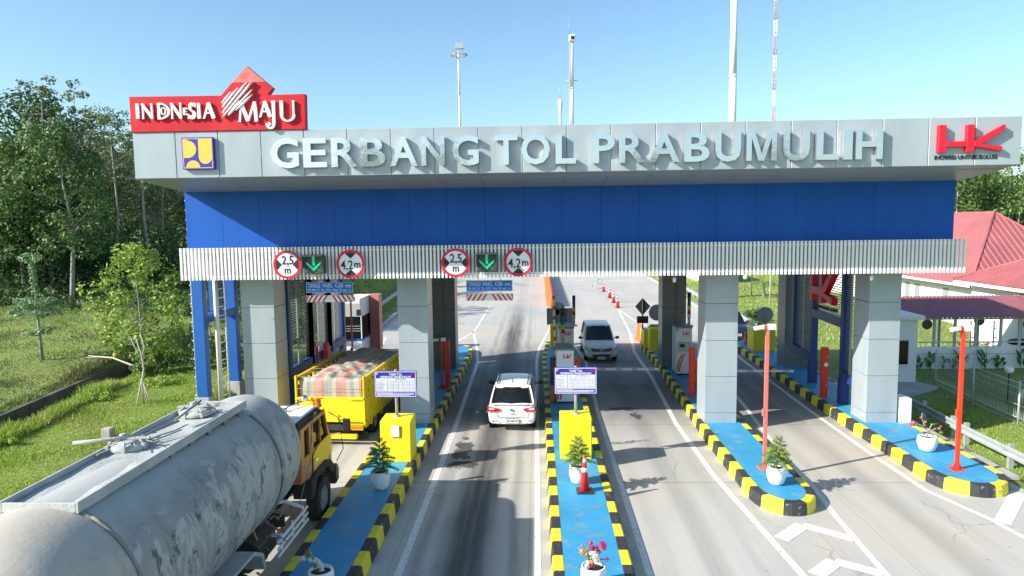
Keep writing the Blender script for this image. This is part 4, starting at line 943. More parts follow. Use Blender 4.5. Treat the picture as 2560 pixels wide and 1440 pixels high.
for i, z in enumerate((.52, .66, .80)): mb.bar((-5.05, 12.45, z), (-5.05, 14.15, z), .03, .055)
for y in (12.7, 13.3, 13.95): mb.bar((-5.075, y, .48), (-5.075, y, .86), .03, .04)
mb.bar((-5.06, 13.95, .86), (-5.45, 13.9, 1.02), .05, .05); mb.bar((-5.45, 13.9, 1.02), (-5.9, 13.6, 1.0), .05, .05); mb.bar((-5.07, 12.75, .82), (-5.6, 12.7, .8), .04, .05); mb.build('side_guard', M_white, TK)
mb = MB(); rnd = random.Random(4)
for i in range(26):
    a = Vector((rnd.uniform(-6.1, -5.25), rnd.uniform(12.3, 14.1), rnd.uniform(.45, .95))); b_ = a + Vector((rnd.uniform(-.4, .4), rnd.uniform(-.5, .5), rnd.uniform(-.2, .2))); mb.tube([a, (a + b_) / 2 + Vector((0, 0, rnd.uniform(-.1, .1))), b_], rnd.uniform(.01, .025), 6)
for i in range(6): mb.ell((rnd.uniform(-6, -5.4), rnd.uniform(12.4, 13.8), rnd.uniform(.45, .75)), .13, .16, .11, 10, 6)
mb.build('underbody_pipe', M_dustd, TK)
mb = MB(); mb.bar((-5.45, 12.3, 1.1), (-5.27, 12.3, .5), .035, .03); mb.build('strap', M_corange, TK)
mb = MB(); mb.ell((-5.36, 12.5, .62), .05, .03, .06, 8, 6); mb.build('side_lamp', M_amber, TK)
mb = MB(); mb.tube([(-5.35, 15.55, 2.72), (-5.35, 15.55, 2.76), (-5.18, 15.9, 2.74)], .012, 6); mb.lathe([(.10, 0), (.115, .01), (.115, .03), (.095, .035), (.095, .16), (.07, .20), (0, .215)], (-5.30, 15.78, 2.56), 20); o = mb.build('beacon', M_amber, TK)
mb = MB(); mb.ell((-5.55, 15.66, 2.79), .085, .085, .085, 14, 10); mb.tube([(-5.55, 15.55, 2.76), (-5.75, 15.1, 2.74), (-5.78, 15.0, 2.68)], .02, 6); mb.ell((-5.78, 15.0, 2.70), .06, .06, .05, 8, 6); mb.build('air_horn', M_chrome, TK)
mb = MB(); mb.tube([(-5.14, 16.1, 2.35), (-5.0, 16.45, 2.1), (-4.92, 16.5, 1.3), (-5.08, 16.45, 1.0)], .012, 6); mb.tube([(-5.0, 16.45, 1.9), (-4.86, 16.5, 1.92)], .01, 5); o = mb.build('mirror_arm', M_trim, TK)
mb = MB(); mb.box(-4.92, -4.72, 16.48, 16.56, 1.70, 2.06); mb.build('mirror', M_trim, o, bevel=.04, seg=2)
mb = MB(); mb.tube([(-5.14, 15.2, 2.6), (-5.1, 14.8, 2.45), (-5.12, 14.6, 1.6), (-5.22, 14.2, .9), (-5.25, 14.1, .6)], .010, 5); mb.build('hose', M_dustd, TK)
# ---------------------------------------------------------------- yellow truck
def tarp_mat():
    m = bpy.data.materials.new('striped_tarpaulin'); m.use_nodes = True; nt = m.node_tree; N = nt.nodes; L = nt.links
    b = N['Principled BSDF']; b.inputs['Roughness'].default_value = .65
    tc = N.new('ShaderNodeTexCoord'); sep = N.new('ShaderNodeSeparateXYZ'); L.new(tc.outputs['Object'], sep.inputs[0])
    n = N.new('ShaderNodeTexNoise'); n.inputs['Scale'].default_value = 1.2; L.new(tc.outputs['Object'], n.inputs['Vector'])
    a = N.new('ShaderNodeMath'); a.operation = 'MULTIPLY_ADD'; L.new(n.outputs['Fac'], a.inputs[0]); a.inputs[1].default_value = .12; L.new(sep.outputs[0], a.inputs[2])
    mr = N.new('ShaderNodeMapRange'); mr.inputs['From Min'].default_value = -.98; mr.inputs['From Max'].default_value = 1.10; L.new(a.outputs[0], mr.inputs['Value'])
    r = N.new('ShaderNodeValToRGB'); cr = r.color_ramp; cr.interpolation = 'CONSTANT'; L.new(mr.outputs[0], r.inputs[0])
    P, C, B, G, Wt = (.47, .26, .215), (.44, .40, .29), (.26, .30, .34), (.34, .34, .27), (.50, .45, .38)
    seq = [(0, P), (.06, Wt), (.07, C), (.13, B), (.18, C), (.24, Wt), (.25, P), (.41, Wt), (.42, G), (.49, B), (.52, C), (.57, Wt), (.58, P), (.755, Wt), (.765, C), (.81, B), (.865, C), (.93, Wt), (.94, P)]
    cr.elements[0].color = (*P, 1); cr.elements[1].position = .06; cr.elements[1].color = (*Wt, 1)
    for p_, c_ in seq[2:]: e = cr.elements.new(p_); e.color = (*c_, 1)
    L.new(r.outputs[0], b.inputs['Base Color']); return m
YT = thing('yellow_dump_truck', 'yellow dump truck with a striped tarpaulin over its load, seen from behind', 'truck', (-6.56, 20.8, 0), -.055)
L_, W_ = 4.7, 1.09
M_yel2 = mat('truck_yellow', (.82, .56, .01), .42, 0, .06, 2, rgb3=(.40, .25, .06), m3=.70, s3=4)
bw = lambda mb, n_, m_, par=None, **k_: mb.build(n_, m_, par or YT, world=False, **k_)
mb = MB(); mb.box(-W_ + .04, W_ - .04, 0, .06, .70, 1.50); mb.box(-W_, -W_ + .5, -.05, -.0, 1.42, 1.50); mb.box(W_ - .45, W_, -.05, -.0, 1.42, 1.50)
o = bw(mb, 'tailgate', M_yel2, bevel=.01)
mb = MB(); mb.box(.18, .26, -.04, -.0, .72, .95); mb.box(.14, .42, -.05, -.0, .82, .86); bw(mb, 'latch', M_yel2, o)
for s in (-1, 1): mb = MB(); mb.box(s * W_ - .03, s * W_ + .03, -.03, .08, .62, 2.18); bw(mb, 'corner_post', M_yel2, bevel=.01)
for s in (-1, 1):
    mb = MB(); x = s * W_
    rows = [(.70, 1.40), (1.44, 1.80), (1.80, 2.10)]
    mb.box(x - .02, x + .02, .08, L_, .70, 1.42); 
    y = .1
    # upper boards with hand holes
    mb.box(x - .02, x + .02, .08, L_, 1.46, 1.60); mb.box(x - .02, x + .02, .08, L_, 1.70, 1.86); mb.box(x - .02, x + .02, .08, L_, 1.98, 2.10)
    while y < L_ - .1:
        mb.box(x - .021, x + .021, y, y + .24, 1.601, 1.699) ; mb.box(x - .021, x + .021, y + .12, y + .36, 1.861, 1.979)
        y += .42
    y = .2
    while y < L_: mb.box(min(x, x + s * .05), max(x, x + s * .05), y, y + .06, .68, 1.44); mb.box(min(x, x + s * .045), max(x, x + s * .045), y + .2, y + .24, 1.46, 2.08); y += .36
    for z in (.66, 1.42, 2.08): mb.box(x - .035, x + s * .05 + .03 * (s < 0) + 0, .0, L_, z, z + .05) if s > 0 else mb.box(x - .05, x + .035, .0, L_, z, z + .05)
    bw(mb, 'side_board', M_yel2)
mb = MB(); mb.box(-W_, W_, L_ - .05, L_, .7, 2.06); bw(mb, 'front_board', M_under)
mb = MB(); mb.box(-W_ + .05, W_ - .05, .07, L_ - .06, .68, .78); bw(mb, 'bed_floor', M_under)
tp = MB(); rnd = random.Random(7); nx_, ny_ = 44, 84
for j in range(ny_ + 1):
    v = j / ny_
    for i in range(nx_ + 1):
        u = i / nx_; x = -1.0 + 2.0 * u
        if v < .12: y = .075 - .0 + .004 * math.sin(u * 31) - .012 * math.sin(PI * v / .12) * (1 + .5 * math.sin(u * 23)); z = 1.47 + (2.02 - 1.47) * v / .12; z -= (.02 * math.sin(u * 12) + .03 * abs(u - .5))
        else:
            w_ = (v - .12) / .88; y = .08 + w_ * (L_ - .22)
            sag = .12 * (1 - (2 * u - 1) ** 2)
            z = 2.03 - .06 * smooth(0, .1, w_) + sag * .9 * smooth(0, .15, w_) - .14 * smooth(.16, .0, u) * smooth(.02, .25, w_) * smooth(1., .75, w_) + .05 + .035 * math.sin(y * 5.2 + 3 * math.sin(u * 5)) * math.sin(u * 9 + y) + .02 * math.sin(u * 26 + y * 7 + math.sin(y * 9)) + .05 * smooth(.8, 1, w_)
            z += .05 - .05 * abs(2 * u - 1)
        tp.v.append((x, y, z + rnd.uniform(-.006, .006)))
for j in range(ny_):
    for i in range(nx_): q = j * (nx_ + 1) + i; tp.face((q, q + 1, q + nx_ + 2, q + nx_ + 1), 0, True)
bw(tp, 'tarpaulin', tarp_mat())
mb = MB()
for y in (.12, .75, 1.3, 1.9, 2.5, 3.2, 4.0): mb.tube([(-W_, y, 2.13), (-.3, y + .02, 2.12), (W_, y, 2.13)], .006, 4)
mb.tube([(-W_, -.04, 1.78), (W_, -.04, 1.76)], .006, 4); bw(mb, 'rope', M_dustd)
mb = MB(); mb.box(-.45, .45, .1, L_ + 1.6, .5, .66); mb.box(-.7, .7, -.05, .05, .45, .62); bw(mb, 'chassis', M_under)
mb = MB(); mb.box(-W_ + .35, W_ - .2, -.22, -.06, .22, .36); bw(mb, 'step_bumper', M_yel2, bevel=.02)
for s in (-1, 1):
    mb = MB(); mb.box(s * .8 - .24, s * .8 + .24, -.05, .03, .46, .66); o = bw(mb, 'lamp_cage', M_yel2)
    mb = MB(); mb.box(s * .8 - .2, s * .8 + .2, -.07, -.052, .49, .63); bw(mb, 'tail_light', M_tail, o)
    mb = MB()
    for z in (.50, .545, .59, .635): mb.box(s * .8 - .24, s * .8 + .24, -.09, -.075, z, z + .012)
    bw(mb, 'lamp_grid', M_yel2, o)
plate(YT, 'BG 8577 CF', -.2, -.235, .42, .42, .12)
for s in (-1, 1): mb = MB(); mb.prism([(.7, .45), (.8, .78), (1.1, .98), (1.6, .98), (1.9, .78), (2.0, .45), (1.93, .45), (1.83, .74), (1.57, .90), (1.13, .90), (.87, .74), (.77, .45)], s * (W_ - .02) - .22, s * (W_ - .02) + .03 , 'yz'); bw(mb, 'mudguard', M_yel2)
for x, s in ((.86, 1), (-.86, -1)):
    for y in (1.35, 5.5):
        w_ = .36 if y < 2 else .22
        mb = MB(); mb.lathe([(.24, -w_ / 2), (.38, -w_ / 2), (.40, -w_ * .38), (.40, w_ * .38), (.38, w_ / 2), (.24, w_ / 2)], (x, y, .40), 32, axis='x', cap=False); o = bw(mb, 'wheel', M_tyre)
        mb = MB(); mb.lathe([(.24, s * w_ * .3), (.23, s * w_ * .45), (.17, s * w_ * .2), (0, s * w_ * .25)], (x, y, .40), 24, axis='x'); bw(mb, 'rim', M_steel, o)
mb = MB(); mb.prism([(4.85, .55), (4.85, 1.85), (5.05, 1.98), (5.9, 1.95), (6.3, 1.3), (6.38, .55)], -.92, .92, 'yz'); bw(mb, 'cab', M_yel2, bevel=.06, seg=2)
mb = MB(); mb.prism([(5.2, 1.35), (5.2, 1.8), (5.85, 1.8), (6.1, 1.35)], .921, .93, 'yz'); mb.prism([(5.2, 1.35), (5.2, 1.8), (5.85, 1.8), (6.1, 1.35)], -.93, -.921, 'yz'); bw(mb, 'cab_window', M_glass)
mb = MB()
for s in (-1, 1):
    for i in range(14): mb.tube([(s * .9 + (i - 7) * .022, .35, .32), (s * .9 + (i - 7) * .035, .3 - .02 * (i % 3), .05)], .010, 4)
bw(mb, 'broom_flap', M_under)
mb = MB(); mb.box(.98, 1.04, .3, .6, .45, .68); bw(mb, 'side_plate', M_yel2)
# ---------------------------------------------------------------- concrete blocks and tariff signs
def block(label, x0, x1, y0, y1, z1, m=M_yel, tops=.0):
    t = thing('concrete_block', label, 'concrete block', ((x0 + x1) / 2, (y0 + y1) / 2, .29), 0, 'yellow painted concrete blocks on the islands')
    mb = MB(); d = .05; yb = y1 + .25
    mb.prism([(y0, .29), (y0 + .03, z1 - .03), (y0 + .09, z1 + .0), (y1, z1 + .02), (y1 + .02, .29)], x0, x1, 'yz')
    mb.build('block_body', m, t, bevel=.025, seg=2); return t
BA = block('tall yellow concrete block with a white notice, under the left tariff sign', -4.42, -3.56, 18.3, 19.1, 1.45)
mb = MB(); mb.box(-4.10, -3.88, 18.285, 18.315, 1.02, 1.33); mb.build('paper_notice', M_wlet, BA)
BB = block('tall yellow concrete block carrying the tariff sign beside the cone', .57, 1.44, 18.54, 19.35, 1.45)
M_table = mat('tariff_white', (.74, .75, .80), .4)
def tariff(label, cx, y, z0, z1, base):
    t = thing('tariff_sign', label, 'price sign', (cx, y + .05, base), 0, 'toll tariff signs on the yellow blocks'); x0, x1 = cx - .60, cx + .60; w = x1 - x0; h = z1 - z0
    mb = MB(); mb.box(x0, x1, y, y + .03, z0, z1); mb.build('sign_panel', M_vio, t, bevel=.012)
    X = lambda u: x0 + u * w; Z = lambda v: z1 - v * h
    mb = MB(); e = .012
    for a, b, c, d in ((.02, .98, .03, .048), (.02, .98, .955, .972), (.02, .032, .049, .954), (.968, .98, .049, .954), (.033, .967, .785, .80)): mb.box(X(a), X(b), y - .004, y, Z(d), Z(c))
    mb.build('border_line', M_wlet, t)
    mb = MB()
    for a, b, c, d in ((.045, .30, .28, .405), (.31, .955, .28, .335), (.31, .955, .345, .405), (.045, .30, .415, .765), (.31, .955, .415, .765)): mb.box(X(a), X(b), y - .004, y, Z(d), Z(c))
    mb.build('table_field', M_table, t)
    mb = text_mb('TARIF TOL', X(.35), X(.66), Z(.175), Z(.095), y - .008, .008, .012); mb.merge(text_mb('GERBANG PRABUMULIH', X(.145), X(.86), Z(.26), Z(.19), y - .008, .008, .012)); mb.build('heading', M_wlet, t)
    mb = text_mb('TUJUAN', X(.10), X(.245), Z(.37), Z(.325), y - .008, .004, .0); mb.merge(text_mb('GOLONGAN', X(.50), X(.76), Z(.325), Z(.293), y - .008, .004, .0))
    for i in range(1, 5):
        u = .31 + i * .129; mb.box(X(u) - .0015, X(u) + .0015, y - .0075, y - .004, Z(.765), Z(.345))
    for i, s_ in enumerate(('I', 'II', 'III', 'IV', 'V')): mb.merge(text_mb(s_, X(.365 + i * .129), X(.375 + i * .129 + .006 * len(s_)), Z(.395), Z(.36), y - .008, .004))
    rows = ['INDRALAYA', 'KTM RAMBUTAN', 'PEMULUTAN', 'PALEMBANG', 'KRAMASAN', 'KAYU AGUNG']; rnd = random.Random(5)
    for i, s_ in enumerate(rows):
        v = .435 + i * .054; mb.merge(text_mb(s_, X(.06), X(.06 + .0185 * len(s_)), Z(v + .027), Z(v), y - .008, .004))
        for k_ in range(5): mb.merge(text_mb('Rp %d.%d00' % (60 + i * 14 + k_ * 25, rnd.choice((0, 5))), X(.318 + k_ * .129), X(.425 + k_ * .129), Z(v + .027), Z(v), y - .008, .004))
    mb.build('table_print', M_tgrey, t)
    mb = MB()
    for i in range(5): mb.box(X(.05), X(.93 - .1 * (i == 4) - .5 * (i == 0)), y - .0045, y, Z(.835 + i * .023), Z(.825 + i * .023))
    mb.build('small_print', M_wlet, t)
    A, B, C = crest(X(.04), X(.095), Z(.15), Z(.06), y - .012, .006); A.build('emblem_plate', M_cblue, t); C.build('emblem_shape', M_cyel, t)
    hk(X(.86), X(.965), Z(.14), Z(.065), y - .010, y - .002).build('logo_shape', M_redg, t)
    mb = MB(); mb.tube([(cx, y + .06, base + .01), (cx, y + .06, z1 + .02)], .042, 14); mb.lathe([(.11, 0), (.11, .02), (.06, .05)], (cx, y + .06, base + .005), 8); mb.build('post', M_steel, t)
tariff('tariff price board on the left yellow block, before the yellow truck', -4.03, 18.72, 2.02, 2.78, 1.45)
tariff('tariff price board on the middle yellow block, before the toll machines', 1.02, 18.95, 2.04, 2.81, 1.45)
# ---------------------------------------------------------------- pots and plants
M_pot = mat('white_pot', (.82, .82, .81), .4, 0, .05, 6, bump=.3, bscale=12)
M_need = leafmat('needle_leaf', (.035, .12, .02), (.16, .30, .05)); M_need2 = leafmat('needle_leaf_pale', (.08, .19, .03), (.26, .38, .06))
M_leaf = leafmat('bright_leaf', (.10, .25, .02), (.30, .45, .05)); M_mag = leafmat('magenta_petal', (.62, .01, .14), (.80, .06, .30)); M_opet = leafmat('orange_petal', (.85, .30, .05), (.9, .5, .15)); M_wpet = leafmat('white_petal', (.75, .75, .72), (.9, .9, .88)); M_ppet = leafmat('pink_petal', (.75, .12, .16), (.85, .3, .35))
def pot(label, x, y, r, h, z=.3, name='potted_plant', group='potted plants on the islands'):
    t = thing(name, label, 'potted plant', (x, y, z), 0, group)
    mb = MB(); mb.lathe([(r * .55, 0), (r * .78, h * .12), (r * .97, h * .45), (r * 1.0, h * .72), (r * .93, h * .97), (r * .90, h), (r * .82, h), (r * .82, h * .82)], (x, y, z), 28); mb.build('pot', M_pot, t)
    mb = MB(); mb.lathe([(r * .83, h * .84), (0, h * .88)], (x, y, z), 20); mb.build('soil', M_soil, t); return t
def pine(label, x, y, hh, seed, m=M_need, tilt=0):
    t = pot(label, x, y, .235, .46); rnd = random.Random(seed); z0 = .3 + .40
    st = MB(); st.tube([(x, y, z0), (x + tilt * .4, y, z0 + hh * .5), (x + tilt, y, z0 + hh)], [.018, .012, .004], 6)
    nd = MB(); lv = 7
    for k in range(lv):
        f = k / (lv - 1); zz = z0 + hh * (.16 + .80 * f); R = (.37 * (1 - f) ** .75 + .07) * (hh / .75) ** .5; nb = 6 if k < 5 else 5
        for b in range(nb):
            a = 2 * PI * (b + .5 * (k % 2) + rnd.uniform(-.15, .15)) / nb; dx, dy = math.cos(a), math.sin(a); L = R * rnd.uniform(.82, 1.08)
            c0 = Vector((x + tilt * f, y, zz)); pts = [c0 + Vector((dx * L * q, dy * L * q, L * (.30 * q - .42 * q * q) + .10 * q * f)) for q in (0, .35, .7, 1)]
            st.tube(pts, [.006, .005, .004, .002], 4)
            side = Vector((-dy, dx, 0))
            n = max(6, int(L / .018))
            for i in range(n):
                q = .12 + .88 * i / n; p = c0 + Vector((dx * L * q, dy * L * q, L * (.30 * q - .42 * q * q) + .10 * q * f)); l = .085 * (1 - .55 * abs(q - .4)) 
                for s in (-1, 1, 0):
                    d = (side * s * .9 + Vector((dx, dy, 0)) * .6 + Vector((0, 0, rnd.uniform(-.1, .35) + (0 if s else .7)))).normalized(); w = Vector((dx, dy, 0)) * .0085
                    nd.add([p - w, p + w, p + d * l + w * .5, p + d * l - w * .5], [(0, 1, 2, 3)])
    st.build('trunk', M_bark, t); nd.build('foliage', m, t); return t
pine('dark green potted pine in front of the left yellow block', -3.98, 16.4, .82, 1, M_need)
pine('potted norfolk pine in a white pot directly behind the big cone', .96, 16.8, .72, 2, M_need2)
pine('potted norfolk pine in a white pot at the foot of the faded pink pole', 5.87, 16.75, .74, 3, M_need2, .04)
def clus(mb, c, r, n, s, rnd):
    for i in range(n):
        d = Vector((rnd.gauss(0, 1), rnd.gauss(0, 1), rnd.gauss(0, 1))).normalized(); p = Vector(c) + d * r * rnd.random() ** .5
        a = d.orthogonal().normalized() * s; b = d.cross(a).normalized() * s; a = a * math.cos(i) + b * math.sin(i); b = d.cross(a).normalized() * s * .8
        mb.add([p - a * .6 - b * .4, p + b * .1 - a * .1 + d * s * .2, p + a * .6 - b * .4, p + b], [(0, 1, 2, 3)])
def bougain(label, x, y, r, h, stems, cl, seed):
    t = pot(label, x, y, r, h); rnd = random.Random(seed); st = MB()
    for s in stems: st.tube([(x + a, y + b, .3 + h * .8 + c) for a, b, c in s], [.024 * (1 - .75 * i / (len(s) - 1)) for i in range(len(s))], 6)
    st.build('stem', M_bark, t)
    for nm, m, items in cl:
        mb = MB()
        for (a, b, c, rr, n) in items: clus(mb, (x + a, y + b, .3 + h * .8 + c), rr, n, .046 if nm != 'leaves' else .045, rnd)
        mb.build(nm, m, t)
bougain('bougainvillea with magenta, white and orange flowers, nearest pot on the cone island', .94, 11.8, .235, .42,
        [[(0, 0, 0), (.0, 0, .12), (-.03, 0, .2)], [(-.03, 0, .2), (-.2, 0, .33), (-.28, .02, .42)], [(-.03, 0, .2), (.0, 0, .34), (-.06, .02, .5)], [(-.03, 0, .2), (.12, 0, .32), (.18, 0, .48)], [(-.03, 0, .2), (.12, 0, .2), (.24, 0, .2)], [(-.03, 0, .2), (-.12, -.05, .08)]],
        [('magenta_flower', M_mag, [(-.05, 0, .50, .04, 22), (.15, 0, .48, .065, 50), (.19, 0, .42, .05, 28), (.06, .02, .38, .06, 40), (-.04, 0, .42, .05, 30), (.24, 0, .2, .03, 14), (-.07, -.1, .0, .045, 26), (-.05, -.05, .1, .03, 12)]),
         ('white_flower', M_wpet, [(.02, -.02, .27, .09, 110), (.06, -.02, .2, .07, 70), (-.03, -.02, .32, .05, 30), (-.13, -.06, .1, .05, 34), (-.1, -.05, .16, .03, 16)]),
         ('orange_flower', M_opet, [(-.2, 0, .34, .055, 44), (-.13, 0, .31, .045, 26), (-.05, -.04, .17, .05, 34), (-.2, 0, .46, .02, 8)]),
         ('leaves', M_leaf, [(-.1, 0, .4, .04, 16), (-.1, 0, .24, .05, 18), (0, 0, .42, .03, 10), (.2, 0, .48, .02, 6), (-.08, -.1, -.06, .06, 34), (.1, 0, .36, .03, 10)])], 11)
bougain('bonsai bougainvillea with white flowers in a white pot beside the tanker truck', -3.95, 11.6, .235, .42,
        [[(.04, 0, -.02), (.0, 0, .1), (-.04, 0, .2), (-.12, 0, .28)], [(-.12, 0, .28), (-.25, 0, .3)], [(-.12, 0, .28), (-.2, .05, .42)]],
        [('white_flower', M_wpet, [(.0, 0, .15, .06, 70), (-.03, 0, .22, .05, 50), (-.10, 0, .25, .05, 50), (-.18, 0, .27, .05, 50), (-.30, 0, .29, .05, 46), (-.36, 0, .27, .04, 26), (.02, 0, .07, .04, 30)]),
         ('magenta_flower', M_mag, [(-.25, .03, .42, .035, 18)]), ('leaves', M_leaf, [(-.24, .02, .36, .06, 36), (-.1, 0, .15, .04, 16), (-.06, -.02, .05, .04, 14)])], 12)
bougain('straggly bougainvillea with red flowers in a white pot on the rightmost island', 10.92, 19.25, .26, .42,
        [[(0, 0, -.02), (.0, 0, .16), (-.04, 0, .3)], [(-.04, 0, .3), (-.25, 0, .42), (-.42, 0, .5)], [(-.04, 0, .3), (-.2, 0, .62)], [(0, 0, .16), (.2, 0, .3), (.34, 0, .28)], [(0, 0, .16), (.1, 0, .42), (.28, 0, .44)], [(.05, 0, .0), (.3, -.03, .1)]],
        [('magenta_flower', M_ppet, [(-.42, 0, .46, .07, 50), (-.5, 0, .42, .05, 36), (-.34, 0, .44, .05, 26), (-.2, 0, .62, .03, 14), (-.08, 0, .5, .03, 14), (.3, 0, .30, .04, 20), (.35, 0, .36, .025, 8)]),
         ('leaves', M_leaf, [(-.1, 0, .4, .06, 20), (.12, 0, .4, .05, 16), (.3, 0, .12, .05, 20), (-.08, 0, .02, .05, 24), (.2, 0, .28, .05, 14), (.36, -.02, .2, .06, 20)])], 13)
t = thing('small_shrub', 'little bright green shrub growing behind the middle tariff sign block', 'shrub', (1.0, 20.2, .3)); mb = MB(); rnd = random.Random(2)
for a in range(12): clus(mb, (1.0 + rnd.uniform(-.45, .45), 20.2, .3 + rnd.uniform(.5, .95)), .07, 16, .045, rnd)
mb.build('foliage', M_leaf, t); mb = MB()
for a in (-.4, -.2, .1, .35): mb.tube([(1.0, 20.2, .3), (1 + a, 20.2, 1.1)], .008, 4)
mb.build('stem', M_bark, t)
# ---------------------------------------------------------------- cones
def cone(label, x, y, z, r, h, name='traffic_cone', group=None, base=.2):
    t = thing(name, label, 'traffic cone', (x, y, z), 0, group)
    mb = MB(); R = lambda q: r + (.025 - r) * q
    for a, b, mm in ((0, .62, 0), (.62, .74, 1), (.74, .86, 0), (.86, 1.0, 0)): pass
    mb.lathe([(r, .03), (R(.9), h * .9), (R(1) + .004, h), (.01, h + .005)], (x, y, z), 26); mb.build('cone_body', M_cone, t)
    mb = MB(); mb.lathe([(R(.54) + .002, h * .54), (R(.66) + .002, h * .66)], (x, y, z), 26); mb.lathe([(R(.80) + .002, h * .80), (R(.90) + .002, h * .90)], (x, y, z), 26); mb.build('reflective_band', M_refl, t)
    mb = MB(); mb.box(x - base, x + base, y - base, y + base, z, z + .035); mb.build('base', M_trim, t, bevel=.012); return t
cone('large red and white traffic cone standing on the blue island beside the pot', 1.08, 16.25, .3, .125, .92, base=.2)
for i, (x, y) in enumerate([(6.43, 67.6), (6.42, 61.8), (6.37, 58.1), (6.33, 54.8)]):
    cone(['farthest of the four distant red cones, in front of the grey metal frame', 'second farthest of the four distant red cones on the apron', 'third of the four distant red cones on the apron, counting from the far end', 'nearest of the four distant red cones, at the tip of the painted wedge'][i], x, y, 0, .16, 1.0, group='line of distant cones behind the gate', base=.2)
t = thing('metal_frame', 'grey open metal sign frame standing behind the far cones', 'frame', (6.0, 70.5, 0)); mb = MB()
for x in (5.6, 6.55): mb.tube([(x, 70.5, 0), (x, 70.5, 1.9)], .035, 6)
mb.tube([(6.07, 70.5, .5), (6.07, 70.5, 1.9)], .03, 6)
for z in (.05, .52, 1.0, 1.5, 1.9): mb.tube([(5.6, 70.5, z), (6.55, 70.5, z)], .03, 6)
mb.build('tube_frame', M_steel, t)
# ---------------------------------------------------------------- orange water barriers
def barrier_mb(L=1.3, h=1.0, w=.42):
    mb = MB(); mb.prism([(-w / 2, 0), (-w / 2, .14), (-w * .34, .3), (-w * .2, h * .82), (-w * .2, h), (w * .2, h), (w * .2, h * .82), (w * .34, .3), (w / 2, .14), (w / 2, 0)], -L / 2, L / 2, 'xz'); return mb
proto = None
for i in range(24):
    y = 55.8 + i * 1.36; x = .98 + i * .003; a = .28 if i % 2 else .20
    lab = 'nearest orange plastic barrier of the row dividing the far apron' if i == 0 else ('farthest orange plastic barrier of the row' if i == 23 else ORD[i] + ' orange plastic barrier of the long divider row, counted from the gate')
    if proto is None:
        proto = thing('plastic_barrier', lab, 'barrier', (x, y, 0), a, 'orange plastic barriers dividing the apron'); barrier_mb().build('barrier_body', M_orange, proto, world=False, bevel=.03)
    else: dup(proto, (x, y, 0), a, lab)
def hbar(label, x, y, z, L, a, m=M_orange, h=.8):
    t = thing('plastic_barrier', label, 'barrier', (x, y, z), a); mb = barrier_mb(L, h); mb.build('barrier_body', m, t, world=False, bevel=.03); return t
hbar('orange plastic barrier leaning at the tip of the island behind the diamond sign', 5.9, 38.9, .0, 1.8, .12, M_orange, .95)
rb = mat('barrier_red', (.62, .03, .02), .4)
hbar('red plastic barrier in front of the dark blue car', 11.3, 36.4, .3, .75, PI / 2, rb, .62)
hbar('red plastic barrier behind the bollard of the third island', 6.35, 27.3, .3, .9, 0, rb, 1.0)
hbar('orange barrier behind the tall board on the narrow island', 1.0, 37.9, .3, .8, PI / 2, M_orange, .9)
# ---------------------------------------------------------------- bollards and camera poles
def bollard(label, x, y, h, w=.2, badge=False):
    t = thing('steel_bollard', label, 'bollard', (x, y, .3), 0, 'red steel bollards on the islands'); mb = MB(); mb.box(x - w / 2, x + w / 2, y - .1, y + .1, .3, .3 + h); mb.build('post', M_red2, t, bevel=.012)
    mb = MB(); mb.box(x - .17, x + .17, y - .17, y + .17, .296, .312); mb.build('foot_plate', M_red2, t)
    mb = MB()
    for z in (.75, 1.8): mb.lathe([(.02, y - .104), (.0, y - .106)], (x + .04, 0, z), 10, axis='y')
    if badge: mb.lathe([(.075, y - .103), (.07, y - .108)], (x + .02, 0, 1.52), 20, axis='y')
    mb.build('bolt_mark' if not badge else 'badge', M_blk if not badge else M_wlet, t)
bollard('red steel bollard in the shade left of the white car', -3.70, 27.1, 1.9); bollard('red steel bollard in front of the third island machine', 5.76, 25.7, 1.8, .2); bollard('red steel bollard with a round white badge on the rightmost island', 10.52, 25.3, 1.85, .22, True); bollard('red steel bollard behind the striped tarpaulin on the left', -8.60, 27.0, 1.85)
def camera_pole(label, x, y, h, m, arm=1, w=.085, lean=.0):
    t = thing('camera_pole', label, 'camera pole', (x, y, .3), 0, 'thin poles with small cameras'); mb = MB(); n = 6
    mb.hexa([(x - w / 2, y - w / 2, .3), (x + w / 2, y - w / 2, .3), (x + w / 2, y + w / 2, .3), (x - w / 2, y + w / 2, .3)], [(x - w / 2 + lean, y - w / 2, .3 + h), (x + w / 2 + lean, y - w / 2, .3 + h), (x + w / 2 + lean, y + w / 2, .3 + h), (x - w / 2 + lean, y + w / 2, .3 + h)])
    for s in (-1, 1): mb.prism([(x + s * w / 2, .31), (x + s * .14, .31), (x + s * w / 2, .50)], y - .008, y + .008, 'xz')
    mb.box(x - .16, x + .16, y - .16, y + .16, .296, .312); mb.build('post', m, t)
    mb = MB(); mb.box(x - w / 2 - .05, x - w / 2 - .001, y - .04, y + .04, 1.70, 1.90); mb.build('switch_box', m, t, bevel=.015)
    mb = MB(); mb.box(x + lean - .13, x + lean - .02, y - .05, y + .05, .3 + h - .1, .3 + h + .06); mb.build('bracket', m, t, bevel=.015)
    mb = MB(); mb.box(x + lean - .0, x + lean + .19, y - .11, y + .02, .3 + h - .07, .3 + h + .08); mb.build('junction_box', M_white, t, bevel=.015)
    mb = MB(); mb.bar((x + lean - .10, y - .03, .3 + h - .0), (x + lean - .36, y - .08, .3 + h - .03), .11, .10); mb.build('camera_body', M_white, t, bevel=.02, seg=2)
camera_pole('bright red camera pole at the rounded end of the rightmost island', 10.87, 17.78, 3.72, M_red2)
camera_pole('faded pink camera pole behind the potted pine on the third island', 5.94, 17.86, 3.78, M_pink)
